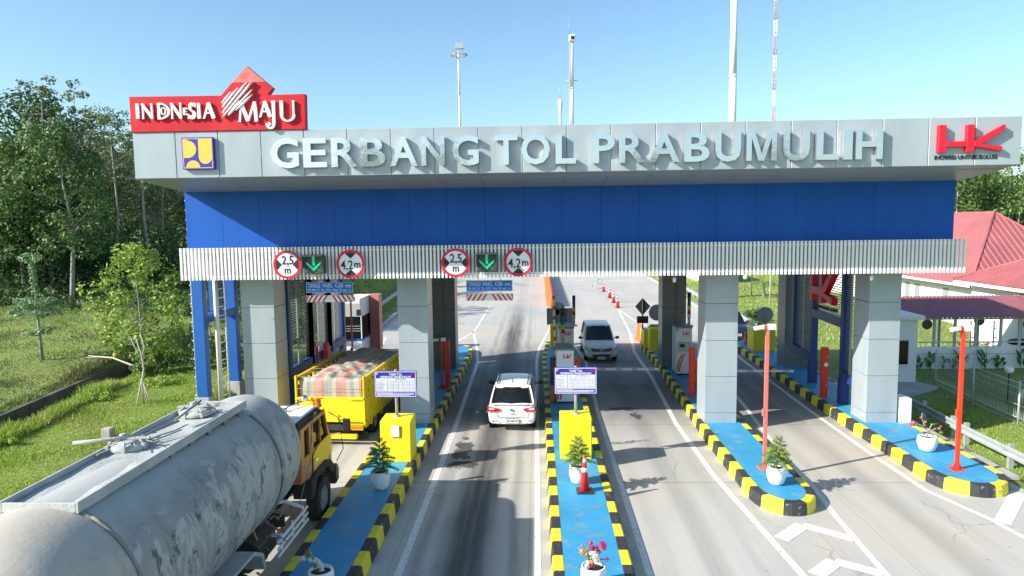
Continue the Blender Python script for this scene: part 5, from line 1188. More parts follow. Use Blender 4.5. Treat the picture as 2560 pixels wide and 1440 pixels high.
camera_pole('thin red camera pole with a box camera in front of the second rear pillar', -3.92, 27.0, 1.95, M_red2, w=.07)
camera_pole('thin red camera pole beside the left louvred screen', -8.7, 26.2, 1.95, M_red2, w=.07)
camera_pole('tall orange camera pole in front of the white booth', -7.58, 27.2, 3.6, M_red2, w=.06)
# ---------------------------------------------------------------- toll machines
M_mach = mat('machine_white', (.70, .72, .73), .4, 0, .06, 3, rgb3=(.55, .56, .56), m3=.6, s3=4); M_mtop = mat('machine_top', (.26, .26, .25), .6, 0, .15, 4)
def machine(label, x0, x1, y0, y1, z1, logo=True, swoosh=True, screen=False):
    t = thing('toll_machine', label, 'toll machine', ((x0 + x1) / 2, (y0 + y1) / 2, .3), 0, 'white toll payment machines')
    mb = MB(); mb.box(x0, x1, y0, y1, .36, z1); mb.build('cabinet', M_mach, t, bevel=.02)
    mb = MB(); mb.box(x0 - .02, x1 + .02, y0 - .02, y1 + .02, z1, z1 + .06); mb.build('cabinet_roof', M_mtop, t, bevel=.01)
    mb = MB(); mb.box(x0 + .02, x1 - .02, y0 + .02, y1, .29, .36); mb.build('plinth', M_trim, t)
    w = x1 - x0
    hk(x0 + w * .40, x0 + w * .86, z1 - .30, z1 - .12, y0 - .012, y0 - .001).build('logo_shape', M_redg, t)
    if swoosh:
        mb = MB()
        for k in range(2): 
            a = [(x0 + .02 + k * .10 + .22 * (q / 8) ** 2, .45 + .75 * q / 8) for q in range(9)]; a = [(min(u, x1 - .01), v) for u, v in a]
            for (u0, v0), (u1, v1) in zip(a, a[1:]): mb.prism([(u0, v0), (min(u0 + .06, x1 - .005), v0), (min(u1 + .05, x1 - .005), v1), (u1, v1)], y0 - .006, y0 - .001, 'xz')
        mb.build('red_swoosh', M_redg, t)
    if screen:
        mb = MB(); mb.box(x0 + .1, x1 - .08, y0 - .12, y0 - .001, z1 - .98, z1 - .60); o = mb.build('payment_panel', M_steel, t, bevel=.01)
        mb = MB(); mb.box(x0 + .14, x0 + .34, y0 - .13, y0 - .121, z1 - .80, z1 - .65); mb.build('display', M_glass, o)
        mb = MB(); mb.tube([(x0 - .05, y0 - .05, z1 - .1), (x0 + .02, y0 - .05, z1 - .02), (x0 + .1, y0 - .05, z1 - .12)], .012, 5); mb.build('cable', M_trim, t)
    return t
machine('front white toll machine behind the middle tariff sign, grey lid', .62, 1.25, 24.45, 25.6, 2.25)
machine('second white toll machine on the narrow island, wrapped in plastic, under the lamp stacks', .86, 1.52, 29.6, 30.9, 2.25, swoosh=False)
machine('white toll machine with payment panel on the third island', 5.83, 6.5, 29.0, 29.9, 2.32, screen=True)
M_tb = mat('stack_blue', (.03, .07, .35), .4); M_tg = mat('stack_green', (.03, .22, .10), .4); M_ty = mat('stack_yellow', (.72, .55, .05), .4); M_tr = mat('stack_red', (.55, .02, .03), .4); M_tw = mat('stack_white', (.62, .60, .50), .4)
def stack(label, x, y, z0, r=.075):
    t = thing('signal_stack', label, 'signal lamp', (x, y, z0), 0, 'tall coloured lamp stacks')
    mb = MB(); mb.tube([(x, y, z0), (x, y, z0 + .32)], r * .8, 14); mb.box(x - .16, x + .16, y - .16, y + .16, z0 - .03, z0 + .01); mb.build('stand', M_steel, t)
    z = z0 + .32
    for m, h in ((M_tw, .17), (M_tr, .17), (M_ty, .18), (M_tg, .16), (M_tb, .22), (M_blk, .2)):
        mb = MB(); mb.lathe([(r, 0), (r, h - .006), (r * .9, h)], (x, y, z), 16); mb.build('lamp_segment', m, t); z += h
stack('nearer lamp stack at the left edge of the second machine', 1.00, 28.4, 1.75); stack('taller lamp stack behind the second machine on the narrow island', 1.66, 32.2, 2.0); stack('lamp stack on top of the third island machine', 6.42, 29.3, 2.40)
for (x, y, a, b, lab) in ((.55, 24.9, .3, 1.9, 'black barrier gate housing left of the front toll machine'),):
    t = thing('barrier_gate', lab, 'barrier gate', (x, y, .3)); mb = MB(); mb.box(.40, .58, 24.7, 25.4, .92, 1.95); mb.build('housing', M_trim, t, bevel=.02)
    mb = MB(); mb.box(.40, .58, 24.7, 25.4, .3, .91); mb.build('base', mat('gate_orange', (.70, .16, .03), .5), t, bevel=.02)
M_bst = mat('barrier_stripe', (.60, .05, .05), .4)
def striped(t, p, q, w, n, name='boom'):
    p = Vector(p); q = Vector(q); mb = MB(); mb.bar(p, q, w, w * .9); mb.build(name, M_tw if False else M_mach, t, bevel=.01)
    mb = MB()
    for i in range(n):
        a = p + (q - p) * ((i + .35) / n); b = p + (q - p) * ((i + .72) / n)
        mb.bar(a, b, w + .006, w * .25); mb.bar(a + Vector((0, 0, w * .32)) * (abs((q - p).z) < .5), b + Vector((0, 0, w * .32)) * (abs((q - p).z) < .5), w + .006, w * .2) if abs((q - p).z) < .5 else mb.bar(a, b, w + .006, w + .006)
    mb.build('red_stripe', M_bst, t)
t = thing('barrier_gate', 'raised red and white boom standing upright on the narrow island', 'barrier gate', (.70, 27.6, .3)); mb = MB(); mb.box(.55, .85, 27.6, 27.9, .3, 1.2); mb.build('housing', M_orange, t, bevel=.02); striped(t, (.66, 27.55, 1.1), (.60, 27.55, 4.05), .09, 7)
t = thing('barrier_gate', 'lowered red and white boom across the silver van lane', 'barrier gate', (1.45, 27.1, .3)); mb = MB(); mb.box(1.30, 1.62, 26.95, 27.3, .3, 1.45); mb.build('housing', M_orange, t, bevel=.02); striped(t, (1.5, 26.9, 1.03), (4.75, 27.0, 1.0), .10, 5)
t = thing('barrier_gate', 'lowered red and white boom between the third and rightmost islands', 'barrier gate', (6.35, 26.9, .3)); mb = MB(); mb.box(6.2, 6.5, 26.8, 27.1, .3, 1.3); mb.build('housing', M_orange, t, bevel=.02); striped(t, (6.5, 26.75, .97), (9.95, 26.8, .94), .09, 5)
# ---------------------------------------------------------------- rear island furniture
block('dull yellow block at the rear end of the narrow island', .60, 1.25, 35.6, 36.4, 1.45); RC = block('dull yellow block behind the third island rear pillar', 5.62, 6.5, 34.5, 35.4, 1.46); block('dull yellow block carrying the round sign on the rightmost island', 10.72, 11.8, 34.25, 35.3, 1.42)
t = thing('low_wall', 'low yellow wall with blue top sloping toward the diamond sign', 'low wall', (5.6, 36.6, .3)); mb = MB(); mb.hexa([(5.45, 35.4, .28), (5.85, 35.4, .28), (6.05, 38.4, .28), (5.7, 38.4, .28)], [(5.45, 35.4, 1.2), (5.85, 35.4, 1.2), (6.0, 38.4, .9), (5.72, 38.4, .9)]); mb.build('wall_body', M_yel, t, bevel=.03)
mb = MB(); mb.hexa([(5.46, 35.4, 1.2), (5.84, 35.4, 1.2), (6.0, 38.4, .9), (5.73, 38.4, .9)], [(5.46, 35.4, 1.23), (5.84, 35.4, 1.23), (6.0, 38.4, .93), (5.73, 38.4, .93)]); mb.build('wall_top', M_isl, t)
def back_sign(label, x, y, z0, shapes, arms=(), m=M_blk, group='traffic signs seen from behind'):
    t = thing('road_sign', label, 'road sign', (x, y, z0), 0, group); mb = MB(); zt_ = max(max(v for u, v in s_) for s_ in shapes); mb.tube([(x, y - .02, z0), (x, y - .02, zt_ - .02)], .035, 8)
    for a, b, c in arms: mb.box(a, b, y - .03, y - .001, c - .02, c + .02)
    mb.build('post', M_alud if m is not M_blk else M_blk, t)
    for s_ in shapes: q = MB(); q.prism(s_, y, y + .012, 'xz'); q.build('sign_plate', m, t)
circ = lambda cx, cz, r: [(cx + r * math.cos(2 * PI * i / 32), cz + r * math.sin(2 * PI * i / 32)) for i in range(32)]
back_sign('black diamond sign seen from behind, above a small black plate', 5.65, 37.2, .9, [[(5.65, 1.76), (6.07, 2.25), (5.65, 2.72), (5.24, 2.25)], [(5.34, 1.33), (5.96, 1.33), (5.96, 1.72), (5.34, 1.72)]])
back_sign('grey round sign seen from behind on the rear block of the rightmost island', 11.38, 34.6, 1.42, [circ(11.38, 2.10, .40), [(10.98, 1.38), (11.78, 1.38), (11.78, 1.63), (10.98, 1.63)]], [(11.1, 11.66, 2.32), (11.1, 11.66, 1.86)], M_alud)
back_sign('grey round sign seen from behind, partly hidden by the third rear pillar', 6.2, 35.0, 1.46, [circ(6.05, 2.2, .42), [(5.68, 1.40), (6.5, 1.40), (6.5, 1.6), (5.68, 1.6)]], [], M_alud)
back_sign('grey ribbed rectangular board and round sign seen from behind on the narrow island', 1.15, 36.4, 1.45, [[(.44, 1.42), (1.92, 1.42), (1.92, 2.30), (.44, 2.30)], circ(1.05, 2.28, .34)], [(.44, 1.92, 1.46), (.44, 1.92, 2.26)], M_alud)
t = thing('ladder_rack', 'grey frame ribs fixed on the back of the rectangular board', 'frame', (1.2, 36.3, 1.4)); mb = MB()
for x in (.46, .92, 1.17, 1.44, 1.88): mb.box(x - .025, x + .025, 36.31, 36.36, 1.40, 2.30)
mb.build('rib', M_trim, t)
# small lane camera hanging from the slats
for i, (x, lab) in enumerate(((4.15, 'small white camera hanging under the slats over the silver van lane'), (10.05, 'small white camera hanging under the slats beside the red logo'))):
    t = thing('hanging_camera', lab, 'camera', (x, 21.0, 5.2), 0, 'small cameras under the slat screen'); mb = MB(); mb.tube([(x, 21.0, 5.33), (x, 21.0, 5.1)], .02, 6); mb.build('hanger', M_steel, t); mb = MB(); mb.lathe([(.0, -.14), (.05, -.12), (.055, 0), (.0, .02)], (x, 21.0, 5.12), 12); mb.build('camera_body', M_mach, t)
# ---------------------------------------------------------------- white booth on the left
t = thing('toll_booth', 'white toll booth with a blue stripe and dark windows behind the yellow truck', 'booth', (-9.3, 35.2, .3))
mb = MB(); mb.box(-9.85, -8.95, 34.0, 36.2, .3, 1.02); mb.prism([(34.0, 2.25), (33.75, 2.95), (33.75, 3.18), (36.2, 3.18), (36.2, 2.25)], -9.85, -8.95, 'yz')
for x, y in ((-9.85, 34.0), (-9.0, 34.0), (-9.85, 36.1), (-9.0, 36.1)): mb.box(x, x + .05, y, y + .06, 1.0, 2.3)
mb.build('booth_body', M_white, t, bevel=.01)
mb = MB(); mb.box(-9.87, -8.93, 33.98, 36.15, 1.02, 1.12); mb.build('blue_stripe', M_bluef, t)
mb = MB(); mb.box(-9.81, -8.99, 34.03, 34.05, 1.12, 2.26); mb.box(-9.0, -8.98, 34.1, 36.1, 1.12, 2.26); mb.build('window_glass', M_glass, t)
mb = MB(); 
for z in (1.5, 1.62, 1.75): mb.box(-9.8, -9.0, 34.02, 34.028, z, z + .03)
mb.build('window_shelf', M_steel, t)
mb = MB(); mb.box(-9.1, -8.9, 33.6, 33.74, 2.35, 2.65); mb.build('speaker_box', M_blk, t)
mb = MB(); mb.box(-8.93, -8.42, 35.6, 36.25, .3, 3.2); mb.build('side_panel', mat('booth_red', (.55, .2, .17), .5, 0, .08, 2), t)
# ---------------------------------------------------------------- guardrails
def guardrail(label, pts, group=None, z=.72, gap=2.0, flip=1):
    t = thing('guardrail', label, 'guardrail', (*pts[0], 0), 0, group); rail = MB(); prof = [(0, .0), (.05, -.03), (.05, -.09), (.0, -.13), (.0, -.18), (.05, -.22), (.05, -.28), (0, -.31)]
    posts = MB()
    for (ax, ay), (bx_, by) in zip(pts, pts[1:]):
        d = Vector((bx_ - ax, by - ay, 0)); L = d.length; d.normalize(); n = Vector((-d.y, d.x, 0)) * flip
        for (o1, z1), (o2, z2) in zip(prof, prof[1:]):
            a = Vector((ax, ay, z + z1)) + n * o1; b = Vector((bx_, by, z + z1)) + n * o1; c = Vector((bx_, by, z + z2)) + n * o2; e = Vector((ax, ay, z + z2)) + n * o2
            rail.quad(a, b, c, e)
        q = .8
        while q < L:
            p = Vector((ax, ay, 0)) + d * q; posts_ = MB(); c = p - n * .16; w = Vector((d.x, d.y, 0))
            posts_.bar(c + Vector((0, 0, z - .9)), c + Vector((0, 0, z + .04)), .14, .10, up=tuple(d)); posts_.bar(p - n * .0 + Vector((0, 0, z - .15)), p - n * .12 + Vector((0, 0, z - .15)), .12, .2)
            posts_.build('post', M_steel, t); q += gap
    o = rail.build('rail', M_steel, t); m_ = o.modifiers.new('s', 'SOLIDIFY'); m_.thickness = .006
guardrail('galvanised guardrail beside the grass right of the rightmost island', [(13.6, 14.5), (13.58, 19.2), (13.6, 22.1), (13.72, 24.0), (13.8, 26.6)], z=.21, flip=1, gap=2.1)
guardrail('long guardrail along the grass slope behind the white booth', [(-11.9, 44), (-12.2, 50), (-13.1, 64), (-14.4, 84)], z=.78, flip=-1, gap=2.2)
guardrail('distant guardrail on the right edge of the far apron', [(13.2, 52), (13.9, 66), (14.4, 84)], z=.7, flip=1, gap=2.2)
# ---------------------------------------------------------------- masts
def tower(label, x, y, h, r0, r1, group='slender steel masts behind the gate'):
    t = thing('light_mast', label, 'mast', (x, y, 0), 0, group); mb = MB(); n = 5
    for i in range(n):
        a, b = i / n, (i + 1) / n; mb.lathe([(r0 + (r1 - r0) * a, h * a), (r0 + (r1 - r0) * b, h * b - .02)], (x, y, 0), 14); mb.lathe([(r0 + (r1 - r0) * b + .02, h * b - .25), (r0 + (r1 - r0) * b + .02, h * b)], (x, y, 0), 14)
    mb.build('mast_pole', M_white, t); return t
t = tower('distant mast with a ring of floodlights and a box on top', -12.16, 110, 33.7, .26, .16)
mb = MB(); ringp = [(-12.16 + 1.15 * math.cos(a), 110 + 1.15 * math.sin(a), 33.3) for a in [2 * PI * i / 16 for i in range(17)]]; mb.tube(ringp, .05, 6)
for i in range(4): mb.tube([(-12.16, 110, 33.3), ringp[i * 4]], .05, 6)
mb.build('lamp_ring', M_steel, t)
for i in range(7):
    a = 2 * PI * i / 7; mb = MB(); cx, cy = -12.16 + 1.2 * math.cos(a), 110 + 1.2 * math.sin(a); mb.box(cx - .22, cx + .22, cy - .12, cy + .12, 33.1, 33.45); mb.build('floodlight', M_alud, t)
mb = MB(); mb.box(-12.66, -11.3, 109.4, 110, 34.1, 35.0); mb.build('equipment_box', M_alu, t); mb = MB(); mb.tube([(-11.6, 109.6, 33.3), (-11.6, 109.6, 34.1)], .04, 5); mb.tube([(-12.16, 109.8, 35.0), (-12.16, 109.8, 36.1)], .03, 5); mb.build('antenna_rod', M_alud, t)
t = tower('thick white mast with a camera box and rod on top, right of the middle', 4.75, 95, 31.3, .33, .26)
mb = MB(); mb.box(4.4, 5.25, 94.4, 95, 31.0, 31.9); mb.build('camera_box', M_white, t, bevel=.1); mb = MB(); mb.box(4.65, 5.1, 94.36, 94.4, 31.2, 31.65); mb.build('camera_lens', M_blk, t)
mb = MB(); mb.tube([(4.45, 95, 31.5), (4.45, 95, 34.2)], .04, 5); mb.tube([(3.9, 94.8, 25.9), (5.5, 94.8, 25.9)], .05, 5); mb.tube([(4.35, 94.7, 5), (4.5, 94.7, 31)], .06, 6); mb.build('antenna_rod', M_alud, t)
t = tower('very tall plain mast cut by the top of the picture', 16.75, 60.5, 32, .40, .24)
t = thing('light_mast', 'tiny white mast top with a rod just above the beam', 'mast', (4.7, 140, 0), 0, 'slender steel masts behind the gate'); mb = MB(); mb.lathe([(.25, 0), (.25, 29), (.42, 29.3), (.42, 31.2), (.2, 31.4)], (4.7, 140, 0), 10); mb.build('mast_pole', M_white, t); mb = MB(); mb.tube([(4.7, 140, 31), (4.6, 140, 34.6)], .06, 5); mb.build('antenna_rod', M_alud, t)
t = thing('lattice_mast', 'far red and white lattice communication mast', 'mast', (66.85, 200, 0))
wm = MB(); rm = MB(); w = .42
for k in range(20):
    z0, z1 = k * 4.8, (k + 1) * 4.8; mb = (wm, rm)[k % 2 == 1]; fr_ = [(-w, -w * .6), (w, -w * .6), (0, w)]
    for (a, b) in fr_: mb.tube([(66.85 + a, 200 + b, z0), (66.85 + a, 200 + b, z1)], .09, 4)
    for i in range(4):
        za, zb_ = z0 + i * 1.2, z0 + (i + 1) * 1.2
        mb.tube([(66.85 - w, 200 - w * .6, za), (66.85 + w, 200 - w * .6, zb_)], .055, 4); mb.tube([(66.85 + w, 200 - w * .6, za), (66.85 - w, 200 - w * .6, zb_)], .055, 4); mb.tube([(66.85 - w, 200 - w * .6, za), (66.85, 200 + w, zb_)], .055, 4)
wm.build('white_section', M_white, t); rm.build('red_section', mat('mast_red', (.50, .28, .30), .5), t)
# ---------------------------------------------------------------- right side buildings
def corr(mb, a, b, c, d, n, h=.05, m=0):
    """corrugated sheet a-b (eave) to d-c (ridge); ribs run from eave to ridge"""
    a, b, c, d = map(Vector, (a, b, c, d)); nn = (b - a).cross(d - a).normalized()
    if nn.z < 0: nn = -nn
    e1 = (b - a).normalized(); e2 = nn.cross(e1).normalized()
    if e2.z < 0: e2 = -e2
    L = (b - a).length; S_ = sorted([((q - a).dot(e1), (q - a).dot(e2)) for q in (d, c)])
    bd = [(0, 0)] + S_ + [(L, 0)]
    if S_[0][0] < .01: bd = bd[1:]
    if S_[-1][0] > L - .01: bd = bd[:-1]
    def top(s):
        for (s0, h0), (s1, h1) in zip(bd, bd[1:]):
            if s <= s1 + 1e-6: return h0 if s1 - s0 < 1e-6 else h0 + (h1 - h0) * (s - s0) / (s1 - s0)
        return bd[-1][1]
    o = []
    for i in range(n):
        for q, hh in ((0, 0), (.55, 0), (.66, h), (.88, h)):
            s = (i + q) / n * L; p = a + e1 * s + nn * hh; o.append((p, p + e2 * top(s)))
    o.append((b, a + e1 * L + e2 * top(L)))
    for (p, q), (r_, s_) in zip(o, o[1:]):
        if (p - q).length < .02 and (r_ - s_).length < .02: continue
        mb.quad(p, r_, s_, q, m)
H1 = thing('hip_roof_building', 'white building with large red metal hip roof behind the gate', 'building', (33.7, 52, -.3))
e, rz0, rz1 = 2.7, 7.16, 7.16; x0, x1, y0, y1 = 26.56, 35.96, 43, 66; A1, A2 = (31.26, 48.3, 7.16), (31.26, 60.6, 7.16)
mb = MB()
corr(mb, (x0, y0, e), (x1, y0, e), A1, A1, 24); corr(mb, (x0, y1, e), (x0, y0, e), A1, A2, 56); corr(mb, (x1, y0, e), (x1, y1, e), A2, A1, 62)
mb.build('roof', M_roof, H1)
mb = MB(); mb.tube([(x0, y0, e + .05), A1], .08, 6); mb.tube([(x1, y0, e + .05), A1], .08, 6); mb.tube([A1, A2], .08, 6); mb.build('ridge_cap', M_roof, H1)
mb = MB(); mb.box(x0 + .9, x1 - .9, y0 + .9, y1 - .9, -1.2, e + .3); mb.build('wall', M_wall, H1)
mb = MB(); mb.box(x0 + .0, x0 + .06, y0, y1, e - .18, e - .02); mb.box(x0, x1, y0, y0 + .06, e - .18, e - .02); mb.build('eave_board', M_wall, H1)
for y in (46.7, 50.2, 51.5): 
    mb = MB(); mb.box(x0 + .86, x0 + .9, y, y + .6, .6, 2.1); o = mb.build('window', M_alud, H1)
H2 = thing('hip_roof_building', 'lower white building wing with red metal roof at the right edge', 'building', (31, 38, -.3))
x0, x1, y0, y1, e = 25.1, 33.1, 34.2, 42.3, 3.1; A1 = (29.1, 38.3, 5.2); mb = MB(); corr(mb, (x0, y1, e), (x0, y0, e), A1, A1, 24); corr(mb, (x0, y0, e), (x1, y0, e), A1, A1, 24); corr(mb, (x1, y1, e), (x0, y1, e), A1, A1, 24); corr(mb, (x1, y0, e), (x1, y1, e), A1, A1, 24); mb.build('roof', M_roof, H2)
mb = MB()
for q in ((x0, y0), (x0, y1), (x1, y0), (x1, y1)): mb.tube([(*q, e + .05), A1], .10, 6)
mb.build('ridge_cap', M_roof, H2)
mb = MB(); mb.box(x0 + .7, x1 - .7, y0 + .7, y1 - .7, -1.2, e + .15); mb.build('wall', M_wall, H2)
mb = MB(); mb.box(x0, x0 + .06, y0, y1, e - .2, e - .02); mb.build('eave_board', M_wall, H2)
t = thing('air_conditioner', 'beige air conditioner unit on the wall under the red eave at the right edge', 'air conditioner', (27.2, 35.8, 2.2)); mb = MB(); mb.box(25.42, 25.79, 36.4, 37.4, 2.35, 2.92); mb.build('unit_casing', mat('beige_casing', (.6, .56, .48), .6), t, bevel=.02); mb = MB(); mb.lathe([(.22, 25.41), (.2, 25.40)], (0, 36.8, 2.63), 18, axis='x', sm=False)
mb.v = [(v[0], v[1], v[2]) for v in mb.v]; mb.build('fan_grille', M_alud, t)
# bike shelter with maroon corrugated roof
SH = thing('shelter', 'open shelter with a maroon corrugated roof, grey posts and wire mesh', 'shelter', (22, 35, -.5))
mb = MB(); YF, YB = 34.2, 36.9
corr(mb, (16.6, YF - .25, 1.93), (29, YF - .25, 1.93), (29, YB, 2.70), (16.6, YB, 2.70), 62, .045); mb.build('roof', M_roofp, SH)
for x in (18.55, 19.5, 20.5, 21.5, 22.7, 23.6, 24.8, 26):
    mb = MB(); mb.box(x - .05, x + .05, YF - .05, YF + .05, .2, 1.98); mb.build('post', M_steel, SH)
mb = MB()
for x in (18.2, 21.1, 22.2, 24.5):
    mb.tube([(x, YF - .25, .5), (x, YF - .25, 1.8)], .03, 6)
    for z in (.55, .95, 1.4): mb.tube([(x, YF - .25, z), (x + .3, YF, z)], .025, 5)
mb.box(18, 28.6, YF - .04, YF + .04, .68, .74); mb.box(18, 28.6, YF - .04, YF + .04, 1.84, 1.90); mb.build('rail', M_steel, SH)
mb = MB()
for i in range(125):
    x = 18.0 + i * .085
    if x + 1.1 < 28.6: mb.tube([(x, YF, .74), (x + 1.1, YF, 1.84)], .003, 3, cap=False); mb.tube([(x + 1.1, YF, .74), (x, YF, 1.84)], .003, 3, cap=False)
mb.build('wire_mesh', M_steel, SH)
for x in (18.3, 21.2, 23.2, 25.4): mb = MB(); mb.box(x - .05, x + .05, YB - .2, YB - .1, -.5, 2.65); mb.build('post', M_steel, SH)
mb = MB(); mb.box(17, 29, 33.9, 37.2, -.5, -.40); mb.build('shelter_floor', M_conc, SH)
for i, (x, y, z) in enumerate(((19.7, 35.2, 1.45), (22.4, 35.4, 1.6), (24.9, 35.5, 1.4))):
    t = thing('ceiling_fan', ['left', 'middle', 'right'][i] + 'most dark round fan hanging under the maroon shelter roof', 'fan', (x, y, z), 0, 'fans in the shelter'); mb = MB(); mb.lathe([(.24, -.05), (.26, 0), (.24, .05)], (x, y, z), 18, axis='y'); mb.build('fan_head', M_trim, t); mb = MB(); mb.tube([(x, y, z + .2), (x, y, z + .95)], .015, 5); mb.build('fan_rod', M_trim, t)
t = thing('garden_wall', 'low white rendered wall under the shelter mesh', 'wall', (22, 33.9, -.5)); mb = MB(); mb.box(16.7, 30, 33.7, 34.1, -.9, .52); mb.build('wall_body', M_wall, t, bevel=.01); mb = MB(); mb.box(16.7, 30, 33.685, 33.7, .22, .24); mb.build('groove', M_alud, t)
t = thing('motorcycle', 'black motorcycle parked in the shelter, its seat and bars above the wall', 'motorcycle', (24.4, 35.3, -.4))
mb = MB()
for x in (23.8, 25.0): mb.lathe([(.18, -.05), (.28, -.045), (.30, 0), (.28, .045), (.18, .05)], (x, 35.3, -.10), 20, axis='y')
mb.build('wheel', M_tyre, t); mb = MB(); mb.ell((24.3, 35.3, .52), .55, .16, .18, 12, 6); mb.ell((24.6, 35.3, .2), .3, .13, .25, 12, 6); mb.build('body', M_trim, t); mb = MB(); mb.tube([(25.0, 35.3, -.1), (24.8, 35.3, .85)], .03, 6); mb.tube([(24.8, 35.0, .88), (24.8, 35.6, .88)], .02, 6); mb.build('handlebar', M_steel, t)
t = thing('guard_hut', 'small white hut with dark window beside the rightmost front pillar', 'hut', (15.9, 31, -.5)); mb = MB(); mb.box(15.2, 16.62, 30.4, 32.2, -.9, 2.42); mb.build('wall', M_wall, t)
mb = MB(); mb.box(15.1, 16.82, 30.2, 32.4, 2.42, 2.60); mb.build('roof', M_wall, t, bevel=.01); mb = MB(); mb.box(15.72, 16.30, 30.365, 30.395, .36, 1.56); o = mb.build('window', M_wall, t); mb = MB(); mb.box(15.79, 16.23, 30.35, 30.364, .43, 1.49); mb.build('window_pane', M_glass, o)
mb = MB(); mb.hexa([(14.6, 28.0, -.6), (15.0, 28.1, -.6), (17.1, 29.5, -.6), (16.7, 30.6, -.6)], [(14.6, 28.0, -.37), (15.0, 28.1, -.37), (17.1, 29.5, -.37), (16.7, 30.6, -.37)]); mb.box(12.9, 14.6, 28.0, 30.6, -.6, -.37); mb.hexa([(14.6, 28.0, -.6), (16.7, 30.6, -.6), (14.7, 30.6, -.6), (14.62, 30.6, -.6)], [(14.6, 28.0, -.372), (16.7, 30.6, -.372), (14.7, 30.6, -.372), (14.62, 30.6, -.372)]); mb.build('pavement', M_conc, kind='structure')
mb = MB(); mb.box(11.98, 12.5, 17.8, 35, .0, .10); mb.build('pavement', M_conc, kind='structure')
# wire fence with curled top
FE = thing('wire_fence', 'white welded wire fence with curled top edge crossing the lawn on the right', 'fence', (16.9, 26, -.5))
fp = [(17.35, 30.2), (16.95, 26.95), (16.82, 24.2), (16.75, 21.4), (16.7, 18.4)]; GZ = -.5
for i, (x, y) in enumerate(fp): mb = MB(); mb.tube([(x, y, GZ - .2), (x, y, GZ + 1.62)], .035, 8); mb.build('post', M_steel, FE)
for (ax, ay), (bx_, by) in zip(fp, fp[1:]):
    mb = MB(); d = Vector((bx_ - ax, by - ay, 0)); n = int(d.length / .085); nv = Vector((-d.y, d.x, 0)).normalized(); q_ = Vector((0, 0, GZ))
    for i in range(1, n):
        p = Vector((ax, ay, 0)) + d * i / n + q_
        mb.tube([p + Vector((0, 0, .10)), p + nv * .10 + Vector((0, 0, .16)), p + Vector((0, 0, .30)), p + Vector((0, 0, 1.34)), p + nv * .12 + Vector((0, 0, 1.44)), p + Vector((0, 0, 1.54))], .0055, 3, cap=False)
    for z in (.30, .75, 1.1, 1.34, 1.54): mb.tube([(ax, ay, z + GZ), (bx_, by, z + GZ)], .005, 4)
    mb.build('wire_panel', M_white, FE)
t = thing('garden_lamp', 'white globe lamp on a short black post on the right lawn', 'lamp', (18.6, 27.4, -.5)); mb = MB(); mb.ell((18.6, 27.4, .80), .16, .16, .14, 20, 12); mb.build('globe', mat('globe_white', (.75, .80, .76), .3, 0, .02), t); mb = MB(); mb.tube([(18.6, 27.4, -.6), (18.6, 27.4, .67)], .03, 8); mb.lathe([(.05, 0), (.08, .04)], (18.6, 27.4, .63), 10); mb.build('post', M_trim, t)
# ---------------------------------------------------------------- things seen through the gate
t = thing('far_wall_building', 'distant white flat building beyond the far guardrail', 'building', (27, 95, 0)); mb = MB(); mb.box(17.9, 21, 75, 92, -.3, 2.8); mb.build('wall', M_wall, t)
for i, (x, y, h, lab) in enumerate(((19.96, 66.7, 1.75, 'distant globe lamp on the grass behind the third pillar'),)):
    t = thing('garden_lamp', lab, 'lamp', (x, y, 0)); mb = MB(); mb.ell((x, y, h - .4), .22, .22, .22, 14, 8); mb.build('globe', mat('globe_white', (.75, .80, .76), .3), t); mb = MB(); mb.tube([(x, y, -.2), (x, y, h - .6)], .03, 6); mb.build('post', M_trim, t)
for i, (x, y, h, lab) in enumerate(((19.05, 61.7, 2.6, 'thin pale post on the grass between two pillars'), (19.1, 57, 2.3, 'thin grey post near the small palm'), (20.4, 57, 2.3, 'stained pale post right of the small palm'))):
    mb = MB(); mb.tube([(x, y, -.2), (x, y, h)], .05, 6); tag(mb.build('post', M_conc, None), lab, 'post')
t = thing('guardrail', 'short guardrail behind the dark blue car', 'guardrail', (12.8, 40, 0)); mb = MB(); mb.bar((12.45, 36.5, .6), (13.3, 46, .6), .04, .3); mb.build('rail', M_steel, t)
# ---------------------------------------------------------------- trees
M_l1 = leafmat('forest_leaf_dark', (.030, .075, .022), (.105, .18, .048)); M_l2 = leafmat('forest_leaf_mid', (.045, .105, .028), (.15, .24, .06)); M_l3 = leafmat('forest_leaf_olive', (.08, .12, .045), (.20, .26, .11)); M_l4 = leafmat('young_leaf', (.13, .24, .025), (.38, .48, .08)); M_l5 = leafmat('hill_leaf', (.05, .11, .025), (.17, .26, .06))
M_twig = mat('pale_twig', (.34, .31, .27), .9, 0, .2, 4)
def leafy(mb, c, r, n, s, rnd, flat=.7):
    for i in range(n):
        d = Vector((rnd.gauss(0, 1), rnd.gauss(0, 1), rnd.gauss(0, 1))).normalized(); rr = r * (.45 + .55 * rnd.random() ** .6)
        p = Vector(c) + Vector((d.x * rr, d.y * rr, d.z * rr * flat))
        nrm = (d + Vector((rnd.gauss(0, .6), rnd.gauss(0, .6), .5 + rnd.gauss(0, .4)))).normalized(); a = nrm.orthogonal().normalized(); a = Matrix.Rotation(rnd.uniform(0, 6.28), 3, nrm) @ a; b = nrm.cross(a); l = s * rnd.uniform(.7, 1.3); w = l * .45
        mb.add([p - a * l * .5, p + b * w * .5, p + a * l * .5, p - b * w * .5], [(0, 1, 2, 3)])
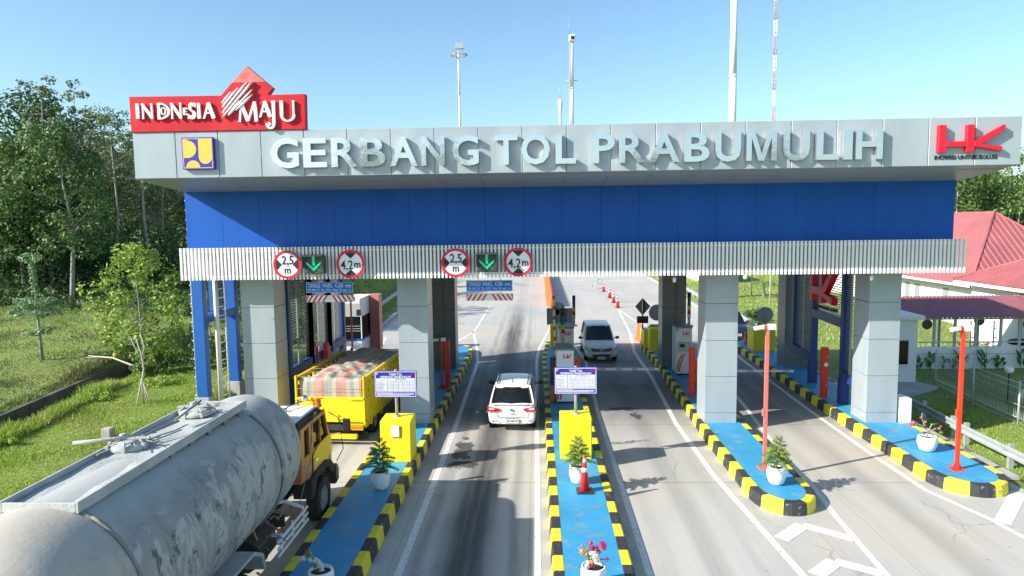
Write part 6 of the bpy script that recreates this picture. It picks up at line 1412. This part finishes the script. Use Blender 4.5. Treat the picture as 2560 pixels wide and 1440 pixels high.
def make_tree(name, seed, H, R, crown0, nclump, nleaf, ls, m, trunk_r=.14, bare=.0, sparse=1., twig=M_bark, lean=.3):
    rnd = random.Random(seed); t = thing(name, '', 'tree'); tr = MB(); cr = MB()
    top = Vector((rnd.uniform(-lean, lean), rnd.uniform(-lean, lean), H * .92)); mid = Vector((rnd.uniform(-lean, lean), rnd.uniform(-lean, lean), H * .45))
    tr.tube([(0, 0, -.5), (0, 0, .2), mid, top], [trunk_r * 1.3, trunk_r, trunk_r * .7, trunk_r * .15], 7)
    def axis(z): return Vector((0, 0, z)).lerp(mid, z / mid.z) * 1 if z < mid.z else mid.lerp(top, (z - mid.z) / (top.z - mid.z))
    for k in range(nclump):
        f = (k + rnd.random()) / nclump; z = H * (crown0 + (1 - crown0) * f); prof = math.sin(PI * min(1, .18 + .78 * f)) ** .7
        a = k * 2.399 + rnd.uniform(-.5, .5); rr = R * prof * rnd.uniform(.35, 1.); base = axis(max(.3, z - rr * .6)); c = axis(min(z, H * .92)) * 1.0 + Vector((math.cos(a) * rr, math.sin(a) * rr, rnd.uniform(-.3, .3))); c.z = z
        tr.tube([base, base.lerp(c, .5) + Vector((0, 0, .15)), c], [trunk_r * .35 * (1.1 - f), trunk_r * .22 * (1.1 - f), .012], 4, cap=False)
        if rnd.random() < bare: 
            for q in range(9): tr.tube([base.lerp(c, .6), c, c + Vector((rnd.uniform(-1.1, 1.1), rnd.uniform(-1.1, 1.1), rnd.uniform(-.2, .9)))], [.035, .025, .010], 3, cap=False)
            continue
        leafy(cr, c, R * rnd.uniform(.26, .42) * sparse, nleaf, ls, rnd)
    tr.build('trunk', twig, t); cr.build('crown', m, t); return t
protos = [make_tree('forest_tree', 1, 11.0, 3.1, .26, 46, 150, .27, M_l1), make_tree('forest_tree', 2, 10.3, 2.7, .30, 40, 145, .26, M_l2), make_tree('forest_tree', 3, 11.6, 2.8, .38, 34, 120, .25, M_l3, .12, .12, .9, M_twig), make_tree('forest_tree', 4, 9.0, 3.0, .12, 46, 150, .26, M_l1), make_tree('forest_tree', 5, 13.5, 1.7, .60, 15, 42, .26, M_l3, .10, .15, .75, M_twig, .6), make_tree('forest_tree', 6, 9.0, 2.6, .3, 26, 50, .24, M_l3, .11, .45, .8, M_twig)]
kinds = ['dense dark tree', 'rounded mid green tree', 'tall pale trunked tree', 'broad low leafed tree', 'slender thin leaved tree', 'half bare grey tree']
def place(lst, label_where, group, used):
    for i, (k, x, y, s) in enumerate(lst):
        rz = (i * 2.4) % 6.28; lab = kinds[k] + ' ' + label_where(i, x, y)
        z = hgt(x, y) - .1
        if k not in used: o = protos[k]; o.location = (x, y, z); o.rotation_euler = (0, 0, rz); o.scale = (s, s, s); used.add(k)
        else: o = dup(protos[k], (x, y, z), rz, scale=s)
        o['label'] = lab; o['group'] = group
used = set(); rnd = random.Random(21)
FL = []
# front row of the wood, then rows behind filling the skyline
sky = lambda px: 430 if px > 330 else 300
for row, (y0, n, xa, xb) in enumerate(((38.5, 13, -33.5, -14.5), (43, 15, -37.5, -16), (48, 16, -42, -18), (54, 16, -47, -20), (62, 15, -53, -22))):
    for i in range(n):
        x = xa + (xb - xa) * (i + .5) / n + rnd.uniform(-.6, .6); y = y0 + rnd.uniform(-1.3, 1.3)
        px = 1345 + 1641 * x / y
        k = rnd.choice((0, 1, 2, 3, 3, 0, 5) if row == 0 else (0, 1, 2, 3, 2, 5, 4))
        s = rnd.uniform(.88, 1.08) * (1.0 if row < 3 else 1.12)
        s *= .93 if px > 110 else .84
        if px > 300: s *= .90
        if px > 420: s *= .86
        if px > 260: f_ = 1.5 if y < 50 else 1.3; x *= f_; y *= f_; s *= 1.22 if f_ > 1.4 else 1.14
        FL.append((k, x, y, s))
FL += [(4, -31.2, 43, .98), (0, -32.5, 44, 1.12), (4, -29.4, 44, .96), (4, -26.6, 42, .82), (4, -25.6, 44, .80), (4, -24.8, 43, .74)]
RN = ['in front row of left wood', 'in second row of left wood', 'in third row of left wood', 'in fourth row of left wood', 'in fifth row of left wood', 'at back of left wood']
def where(i, x, y):
    px = 1345 + 1641 * x / y
    r = 0 if y < 40.5 else 1 if y < 45.5 else 2 if y < 50.5 else 3 if y < 57 else 4 if y < 68 else 5
    seg = 'at picture edge' if px < 60 else 'behind sapling' if px < 140 else 'right of sapling' if px < 250 else 'behind bright tree' if px < 420 else 'behind blue frame'
    nth = sorted(q[1] / q[2] for q in FL if (0 if q[2] < 40.5 else 1 if q[2] < 45.5 else 2 if q[2] < 50.5 else 3 if q[2] < 57 else 4 if q[2] < 68 else 5) == r).index(x / y)
    return RN[r] + ', ' + ORD[nth] + ' from the left'
place(FL, where, 'trees of the wood on the left', used)
for i, (x, y) in enumerate(((-33, 17), (-30.5, 12.5), (-37, 23.5))):
    o = dup(protos[3], (x, y, hgt(x, y) - .1), i * 1.3); o['label'] = ('nearest', 'middle', 'farthest')[i] + ' of the broad trees standing outside the left picture edge'; o['group'] = 'trees left of the lawn'
for i in range(9):
    x = -44 + i * 11; o = dup(protos[(1, 3, 0)[i % 3]], (x + (i * 7 % 5), -31 - (i * 5 % 7), 0), i * 1.9, scale=1.2 + .06 * (i % 4)); o['label'] = ORD[i] + ' from left of the trees reflected in the steel letters'; o['group'] = 'trees behind the viewer'
RT = []
for y0, n, xa, xb in ((72, 9, 38, 62), (80, 10, 44, 72), (90, 8, 52, 84)):
    for i in range(n): RT.append((rnd.choice((1, 3, 0, 2)), xa + (xb - xa) * (i + .5) / n + rnd.uniform(-1, 1), y0 + rnd.uniform(-2, 2), rnd.uniform(.9, 1.1) * (1.22 if y0 > 85 else 1.05)))
mr = [make_tree('forest_tree', 31, 11, 3.4, .18, 36, 90, .36, M_l5), make_tree('forest_tree', 32, 12, 3.0, .3, 30, 90, .34, M_l2)]
u2 = [0, 0]
for i, (k, x, y, s) in enumerate(RT):
    j = i % 2; px = 1345 + 1641 * x / y; z = hgt(x, y) - .2
    if not u2[j]: o = mr[j]; o.location = (x, y, z); o.scale = (s,) * 3; u2[j] = 1
    else: o = dup(mr[j], (x, y, z), i * 1.7, scale=s)
    row_ = 0 if y < 76 else 1 if y < 85.5 else 2; nth = sorted(q[1] / q[2] for q in RT if (0 if q[2] < 76 else 1 if q[2] < 85.5 else 2) == row_).index(x / y); o['label'] = ('yellow green tree' if j == 0 else 'darker rounded tree') + (' in front row', ' in middle row', ' in back row')[row_] + ' behind the red roofs, ' + ORD[nth] + ' from left'; o['group'] = 'trees behind the red roofed buildings'
# undergrowth at the edge of the wood
ug = MB(); rnd = random.Random(8)
for i in range(170):
    x = rnd.uniform(-48, -15); y = rnd.uniform(41, 46); leafy(ug, (x, y, hgt(x, y) + rnd.uniform(.5, 3.2)), 1.3, 60, .34, rnd, .9)
for i in range(150):
    x = rnd.uniform(-36, -12.5); y = 35.6 + rnd.uniform(-.6, 3.6) + max(0, (-14 - x)) * .02; leafy(ug, (x, y, hgt(x, y) + .3), rnd.uniform(.5, 1.0), 75, .24, rnd, .8)
for i in range(60):
    x = rnd.uniform(-48, -14); y = rnd.uniform(40, 60); leafy(ug, (x, y, hgt(x, y) + .7), 1.5, 60, .4, rnd, .8)
u = ug.build('undergrowth', M_l1); u['kind'] = 'stuff'; tag(u, 'dark tangled undergrowth at the foot of the left wood', 'undergrowth')
# bright green tree, sapling, shrubs
bt = make_tree('young_tree', 41, 5.0, 1.8, .14, 40, 78, .18, M_l4, .05, 0, .75, M_bark, .25); bt.location = (-15.9, 26.6, hgt(-15.9, 26.6) - .1); bt.scale = (1.05, 1.05, 1.04); bt['label'] = 'bright green young tree in front of the wood, left of the blue frame'; bt['category'] = 'tree'
b2 = make_tree('young_tree', 42, 3.9, 1.1, .35, 16, 60, .17, M_l5, .05, 0, .8); b2.location = (-15.2, 31, hgt(-15.2, 31)); b2['label'] = 'small green tree just left of the blue frame, behind the dark bush'; b2['category'] = 'tree'
def bush(label, x, y, r, n, m, ls=.13, squash=.8, z=None):
    t = thing('bush', label, 'bush', (x, y, hgt(x, y) if z is None else z)); rnd = random.Random(int(x * 100) ^ int(y * 10)); mb = MB(); zz = t.location.z; st = MB()
    for i in range(n):
        a = rnd.uniform(0, 6.28); q = rnd.random() ** .6 * r; c = (x + q * math.cos(a), y + q * math.sin(a), zz + r * squash * rnd.uniform(.2, 1.2) * (1.1 - q / r * .6)); leafy(mb, c, r * .34, 70, ls, rnd); st.tube([(x, y, zz), c], .012, 3, cap=False)
    mb.build('foliage', m, t); st.build('stem', M_bark, t)
bush('dense dark bush left of the blue frame', -13.9, 27.2, 1.15, 30, M_l2, .13, 1.35); bush('round green bush at the foot of the bright green tree', -15.35, 26.4, .75, 18, M_l5, .13, 1.0); bush('dark bush directly behind the blue steel frame', -12.7, 29.5, 1.0, 24, M_l2, .13, 1.5)
bush('bushy green shrub on the slope behind the white booth', -17.0, 63, 1.8, 16, M_l5, .25); bush('dark shrub on the slope above the far left guardrail', -20, 60, 2.4, 22, M_l2, .3); bush('shrub beside the dark blue car', 14.6, 46.5, .9, 16, M_l5, .18, 1.1)
bush('low weedy bush on the bank edge left of the bare staked sapling', -14.7, 22.2, .5, 10, M_l4, .09, .5); bush('low weedy bush near the drain in the left foreground', -14.3, 17.4, .35, 8, M_l4, .08, .6); bush('leafy weeds on the bank behind the bare staked sapling', -14.2, 24.6, .7, 12, M_l4, .10, .4)
SP = thing('sapling', 'spindly sapling with two flat tiers of feathery leaves on the left lawn', 'tree', (-20.1, 26.6, hgt(-20.1, 26.6))); rnd = random.Random(3); z = SP.location.z; tr = MB(); cr = MB(); X_, Y_ = -20.1, 26.6
tr.tube([(X_, Y_, z - .2), (X_ - .05, Y_, z + 1.4), (X_ - .08, Y_, z + 2.6), (X_ - .15, Y_, z + 4.1)], [.07, .05, .035, .015], 6)
for zc, R, n in ((z + 1.15, .6, 12), (z + 2.0, 1.0, 26), (z + 2.35, .8, 20)):
    for i in range(n):
        a = rnd.uniform(0, 6.28); q = R * rnd.uniform(.3, 1); c = (X_ - .05 + q * math.cos(a), Y_ + q * math.sin(a), zc + rnd.uniform(-.15, .15)); tr.tube([(X_ - .05, Y_, zc - .1), c], .01, 3, cap=False); leafy(cr, c, .24, 46, .12, rnd, .45)
for i in range(11): 
    zz = z + 2.7 + i * .135; leafy(cr, (X_ - .1 - .02 * i / 3, Y_, zz), .16, 26, .12, rnd, .6)
leafy(cr, (X_ - .2, Y_, z + 4.15), .42, 130, .14, rnd, .55)
tr.build('trunk', M_bark, SP); cr.build('crown', leafmat('feather_leaf', (.12, .22, .09), (.32, .44, .24)), SP)
ST = thing('staked_sapling', 'bare white sapling held by three stakes on the near grass bank', 'sapling', (-13.1, 21.7, 1.0)); mb = MB(); x, y, z = -13.1, 21.7, .95
mb.tube([(x, y, z), (x + .02, y, z + .9), (x + .1, y, z + 1.3), (x + .05, y, z + 1.75), (x - .1, y, z + 2.3)], [.035, .03, .025, .02, .012], 6); mb.tube([(x + .05, y, z + 1.7), (x + .17, y, z + 2.0), (x + .06, y, z + 2.45)], [.02, .018, .012], 6); mb.tube([(x + .03, y, z + 1.6), (x - .28, y, z + 2.3)], [.018, .010], 5); mb.build('trunk', M_wood, ST)
for dx, dy in ((-.2, -.1), (.32, .0), (.02, .3)): mb = MB(); mb.tube([(x + dx, y + dy, z - .05), (x, y, z + .95)], .02, 6); mb.build('stake', M_wood, ST)
ST2 = thing('staked_sapling', 'thin staked sapling on the far grass slope behind the booth', 'sapling', (-16.5, 56, hgt(-16.5, 56))); z = ST2.location.z; mb = MB(); mb.tube([(-16.5, 56, z), (-16.45, 56, z + 2.6)], .035, 5); mb.build('trunk', M_wood, ST2)
for dx in (-.8, .8): mb = MB(); mb.tube([(-16.5 + dx, 56, z), (-16.5, 56, z + 1.5)], .03, 5); mb.build('stake', M_wood, ST2)
mb = MB(); mb.box(-11.95, -11.7, 17.75, 18.0, .7, 1.42); tag(mb.build('marker_post', M_conc, None, bevel=.01), 'short square concrete marker post on the grass above the tanker', 'marker post')
t = thing('fallen_branch', 'bare pale fallen branch lying left of the green bush', 'branch', (-16.4, 26, 1.6)); mb = MB(); mb.tube([(-18.2, 26.6, 1.75), (-17.0, 26.3, 1.72), (-16.1, 26.0, 1.5), (-15.8, 26, 1.4)], [.015, .03, .04, .04], 6); mb.tube([(-17.2, 26.3, 1.7), (-17.9, 26.0, 1.8)], [.02, .01], 5); mb.build('branch_wood', M_wood, t)
t = thing('small_palm', 'small palm on the grass beyond the third pillar', 'palm', (19.6, 60, 0)); mb = MB(); mb.tube([(19.6, 60, -.2), (19.6, 60, 1.4)], [.15, .11], 8); mb.build('trunk', M_bark, t); mb = MB()
for i in range(16):
    a = i * 2.399; p = [Vector((19.6 + math.cos(a) * q * 1.1, 60 + math.sin(a) * q * 1.1, 1.4 + .55 * q - .75 * q * q)) for q in (0, .3, .6, .85, 1.1)]
    for u_, v_ in zip(p, p[1:]): s_ = Vector((-math.sin(a), math.cos(a), 0)) * .10; mb.quad(u_ - s_, u_ + s_, v_ + s_ * .8, v_ - s_ * .8)
mb.build('frond', M_l2, t)
def canna(label, x, y, flower, seed, h=.9):
    t = thing('canna_plant', label, 'plant', (x, y, hgt(x, y)), 0, 'broad leaved plants along the white wall'); rnd = random.Random(seed); lf = MB(); st = MB(); z = t.location.z
    for k in range(3):
        bx_ = x + rnd.uniform(-.25, .25); by = y + rnd.uniform(-.1, .1); st.tube([(bx_, by, z - .1), (bx_, by, z + h * .8)], .012, 5)
        for i in range(4):
            a = rnd.uniform(0, 6.28); L = h * rnd.uniform(.4, .55); d = Vector((math.cos(a), math.sin(a), 1.4)).normalized(); s_ = Vector((-math.sin(a), math.cos(a), 0)); p = Vector((bx_, by, z + h * (.1 + .16 * i)))
            q = [p, p + d * L * .35, p + d * L * .7, p + d * L + Vector((0, 0, -.05))]; w = [.01, .075, .06, .005]
            for j in range(3): lf.quad(q[j] - s_ * w[j], q[j] + s_ * w[j], q[j + 1] + s_ * w[j + 1], q[j + 1] - s_ * w[j + 1])
        if flower and k == 0: 
            fl = MB(); clus(fl, (bx_, by, z + h * 1.15), .13, 40, .07, rnd); fl.build('flower', mat('canna_red', (.55, .02, .02), .5), t); st.tube([(bx_, by, z + h * .7), (bx_, by, z + h * 1.15)], .01, 4)
    lf.build('leaf', leafmat('canna_leaf', (.05, .16, .03), (.14, .30, .07)), t); st.build('stem', M_l2, t)
CN = [(18.3, 33.4, 0, 'leafy plant nearest the white hut at the wall'), (18.95, 33.4, 0, 'leafy plant second from the hut along the white wall'), (19.7, 33.4, 0, 'leafy plant behind the first fence post'), (20.3, 33.4, 1, 'red flowering plant left of the red pole, by the white wall'), (21.3, 33.4, 1, 'red flowering plant right of the red pole, by the white wall'), (22.3, 33.4, 0, 'small leafy plant behind the globe lamp'), (23.1, 33.3, 0, 'tall leafy plant at the wall near the right edge'), (23.7, 33.2, 0, 'tall leafy plant at the right picture edge')]
for i, (x, y, f_, lab) in enumerate(CN): canna(lab, x, y, f_, i + 50, (.7, .95, .8, 1.1, 1.1, .75, 1.3, 1.25)[i])
# ---------------------------------------------------------------- grass
def grass(name, n, fx, fy, hh, m, seed, cond=lambda x, y: True, w=.012, lab=''):
    rnd = random.Random(seed); mb = MB(); vs = []; fs = []
    while len(fs) < n:
        x = rnd.uniform(*fx); y = rnd.uniform(*fy)
        if not cond(x, y): continue
        z = hgt(x, y); h = hh * rnd.uniform(.4, 1.3) * (.6 + .5 * math.sin(x * 1.7 + math.sin(y)) * math.sin(y * 1.3)) ; h = max(h, hh * .25); a = rnd.uniform(0, 6.28); c, s_ = math.cos(a) * w, math.sin(a) * w; lx, ly = rnd.gauss(0, .35) * h, rnd.gauss(0, .35) * h
        o = len(vs); vs += [(x - c, y - s_, z - .01), (x + c, y + s_, z - .01), (x + lx, y + ly, z + h)]; fs.append((o, o + 1, o + 2))
    mb.v = vs; mb.f = fs; mb.m = [0] * n; mb.sm = [False] * n; o = mb.build(name, m); o['kind'] = 'stuff'; tag(o, lab, 'grass')
M_g1 = leafmat('grass_blade', (.19, .30, .035), (.44, .55, .10), patch=(.36, .40, .11)); M_g2 = leafmat('grass_blade_dull', (.10, .17, .03), (.27, .33, .09), patch=(.17, .13, .07))
grass('grass', 75000, (-16.2, -10.2), (13.5, 30), .11, M_g1, 1, lambda x, y: x > lipx(y) + .1 and x < road_left(y) - .15, .013, 'short bright green grass on the near left bank')
grass('grass', 45000, (-32, -12.2), (18, 37), .13, M_g2, 2, lambda x, y: x < lipx(y) - 1.05 or y > 30.5, .02, 'rough grass on the lawn between the drain and the wood')
grass('grass', 9000, (-17.6, -14.2), (13.5, 30), .42, M_g1, 11, lambda x, y: lipx(y) + .08 < x < lipx(y) + .75, .022, 'tall weeds along the near lip of the drain')
grass('grass', 5000, (-18.6, -14.8), (13.5, 30), .30, M_g2, 12, lambda x, y: lipx(y) - 1.6 < x < lipx(y) - 1.0, .022, 'dull weeds along the far lip of the drain')
grass('grass', 30000, (12.7, 17.5), (14, 28), .13, M_g1, 3, lambda x, y: True, .012, 'grass along the right guardrail')
grass('grass', 22000, (16.5, 27), (20, 33.6), .08, M_g2, 4, lambda x, y: True, .014, 'mown lawn in front of the white garden wall')
grass('grass', 26000, (-22, -10.6), (36, 80), .22, M_g1, 5, lambda x, y: x < road_left(y) - .7, .04, 'bright grass on the slope behind the booth')
grass('grass', 16000, (13.2, 30), (38, 90), .2, M_g1, 6, lambda x, y: x > road_right(y) + .5, .04, 'grass beyond the far right road edge')
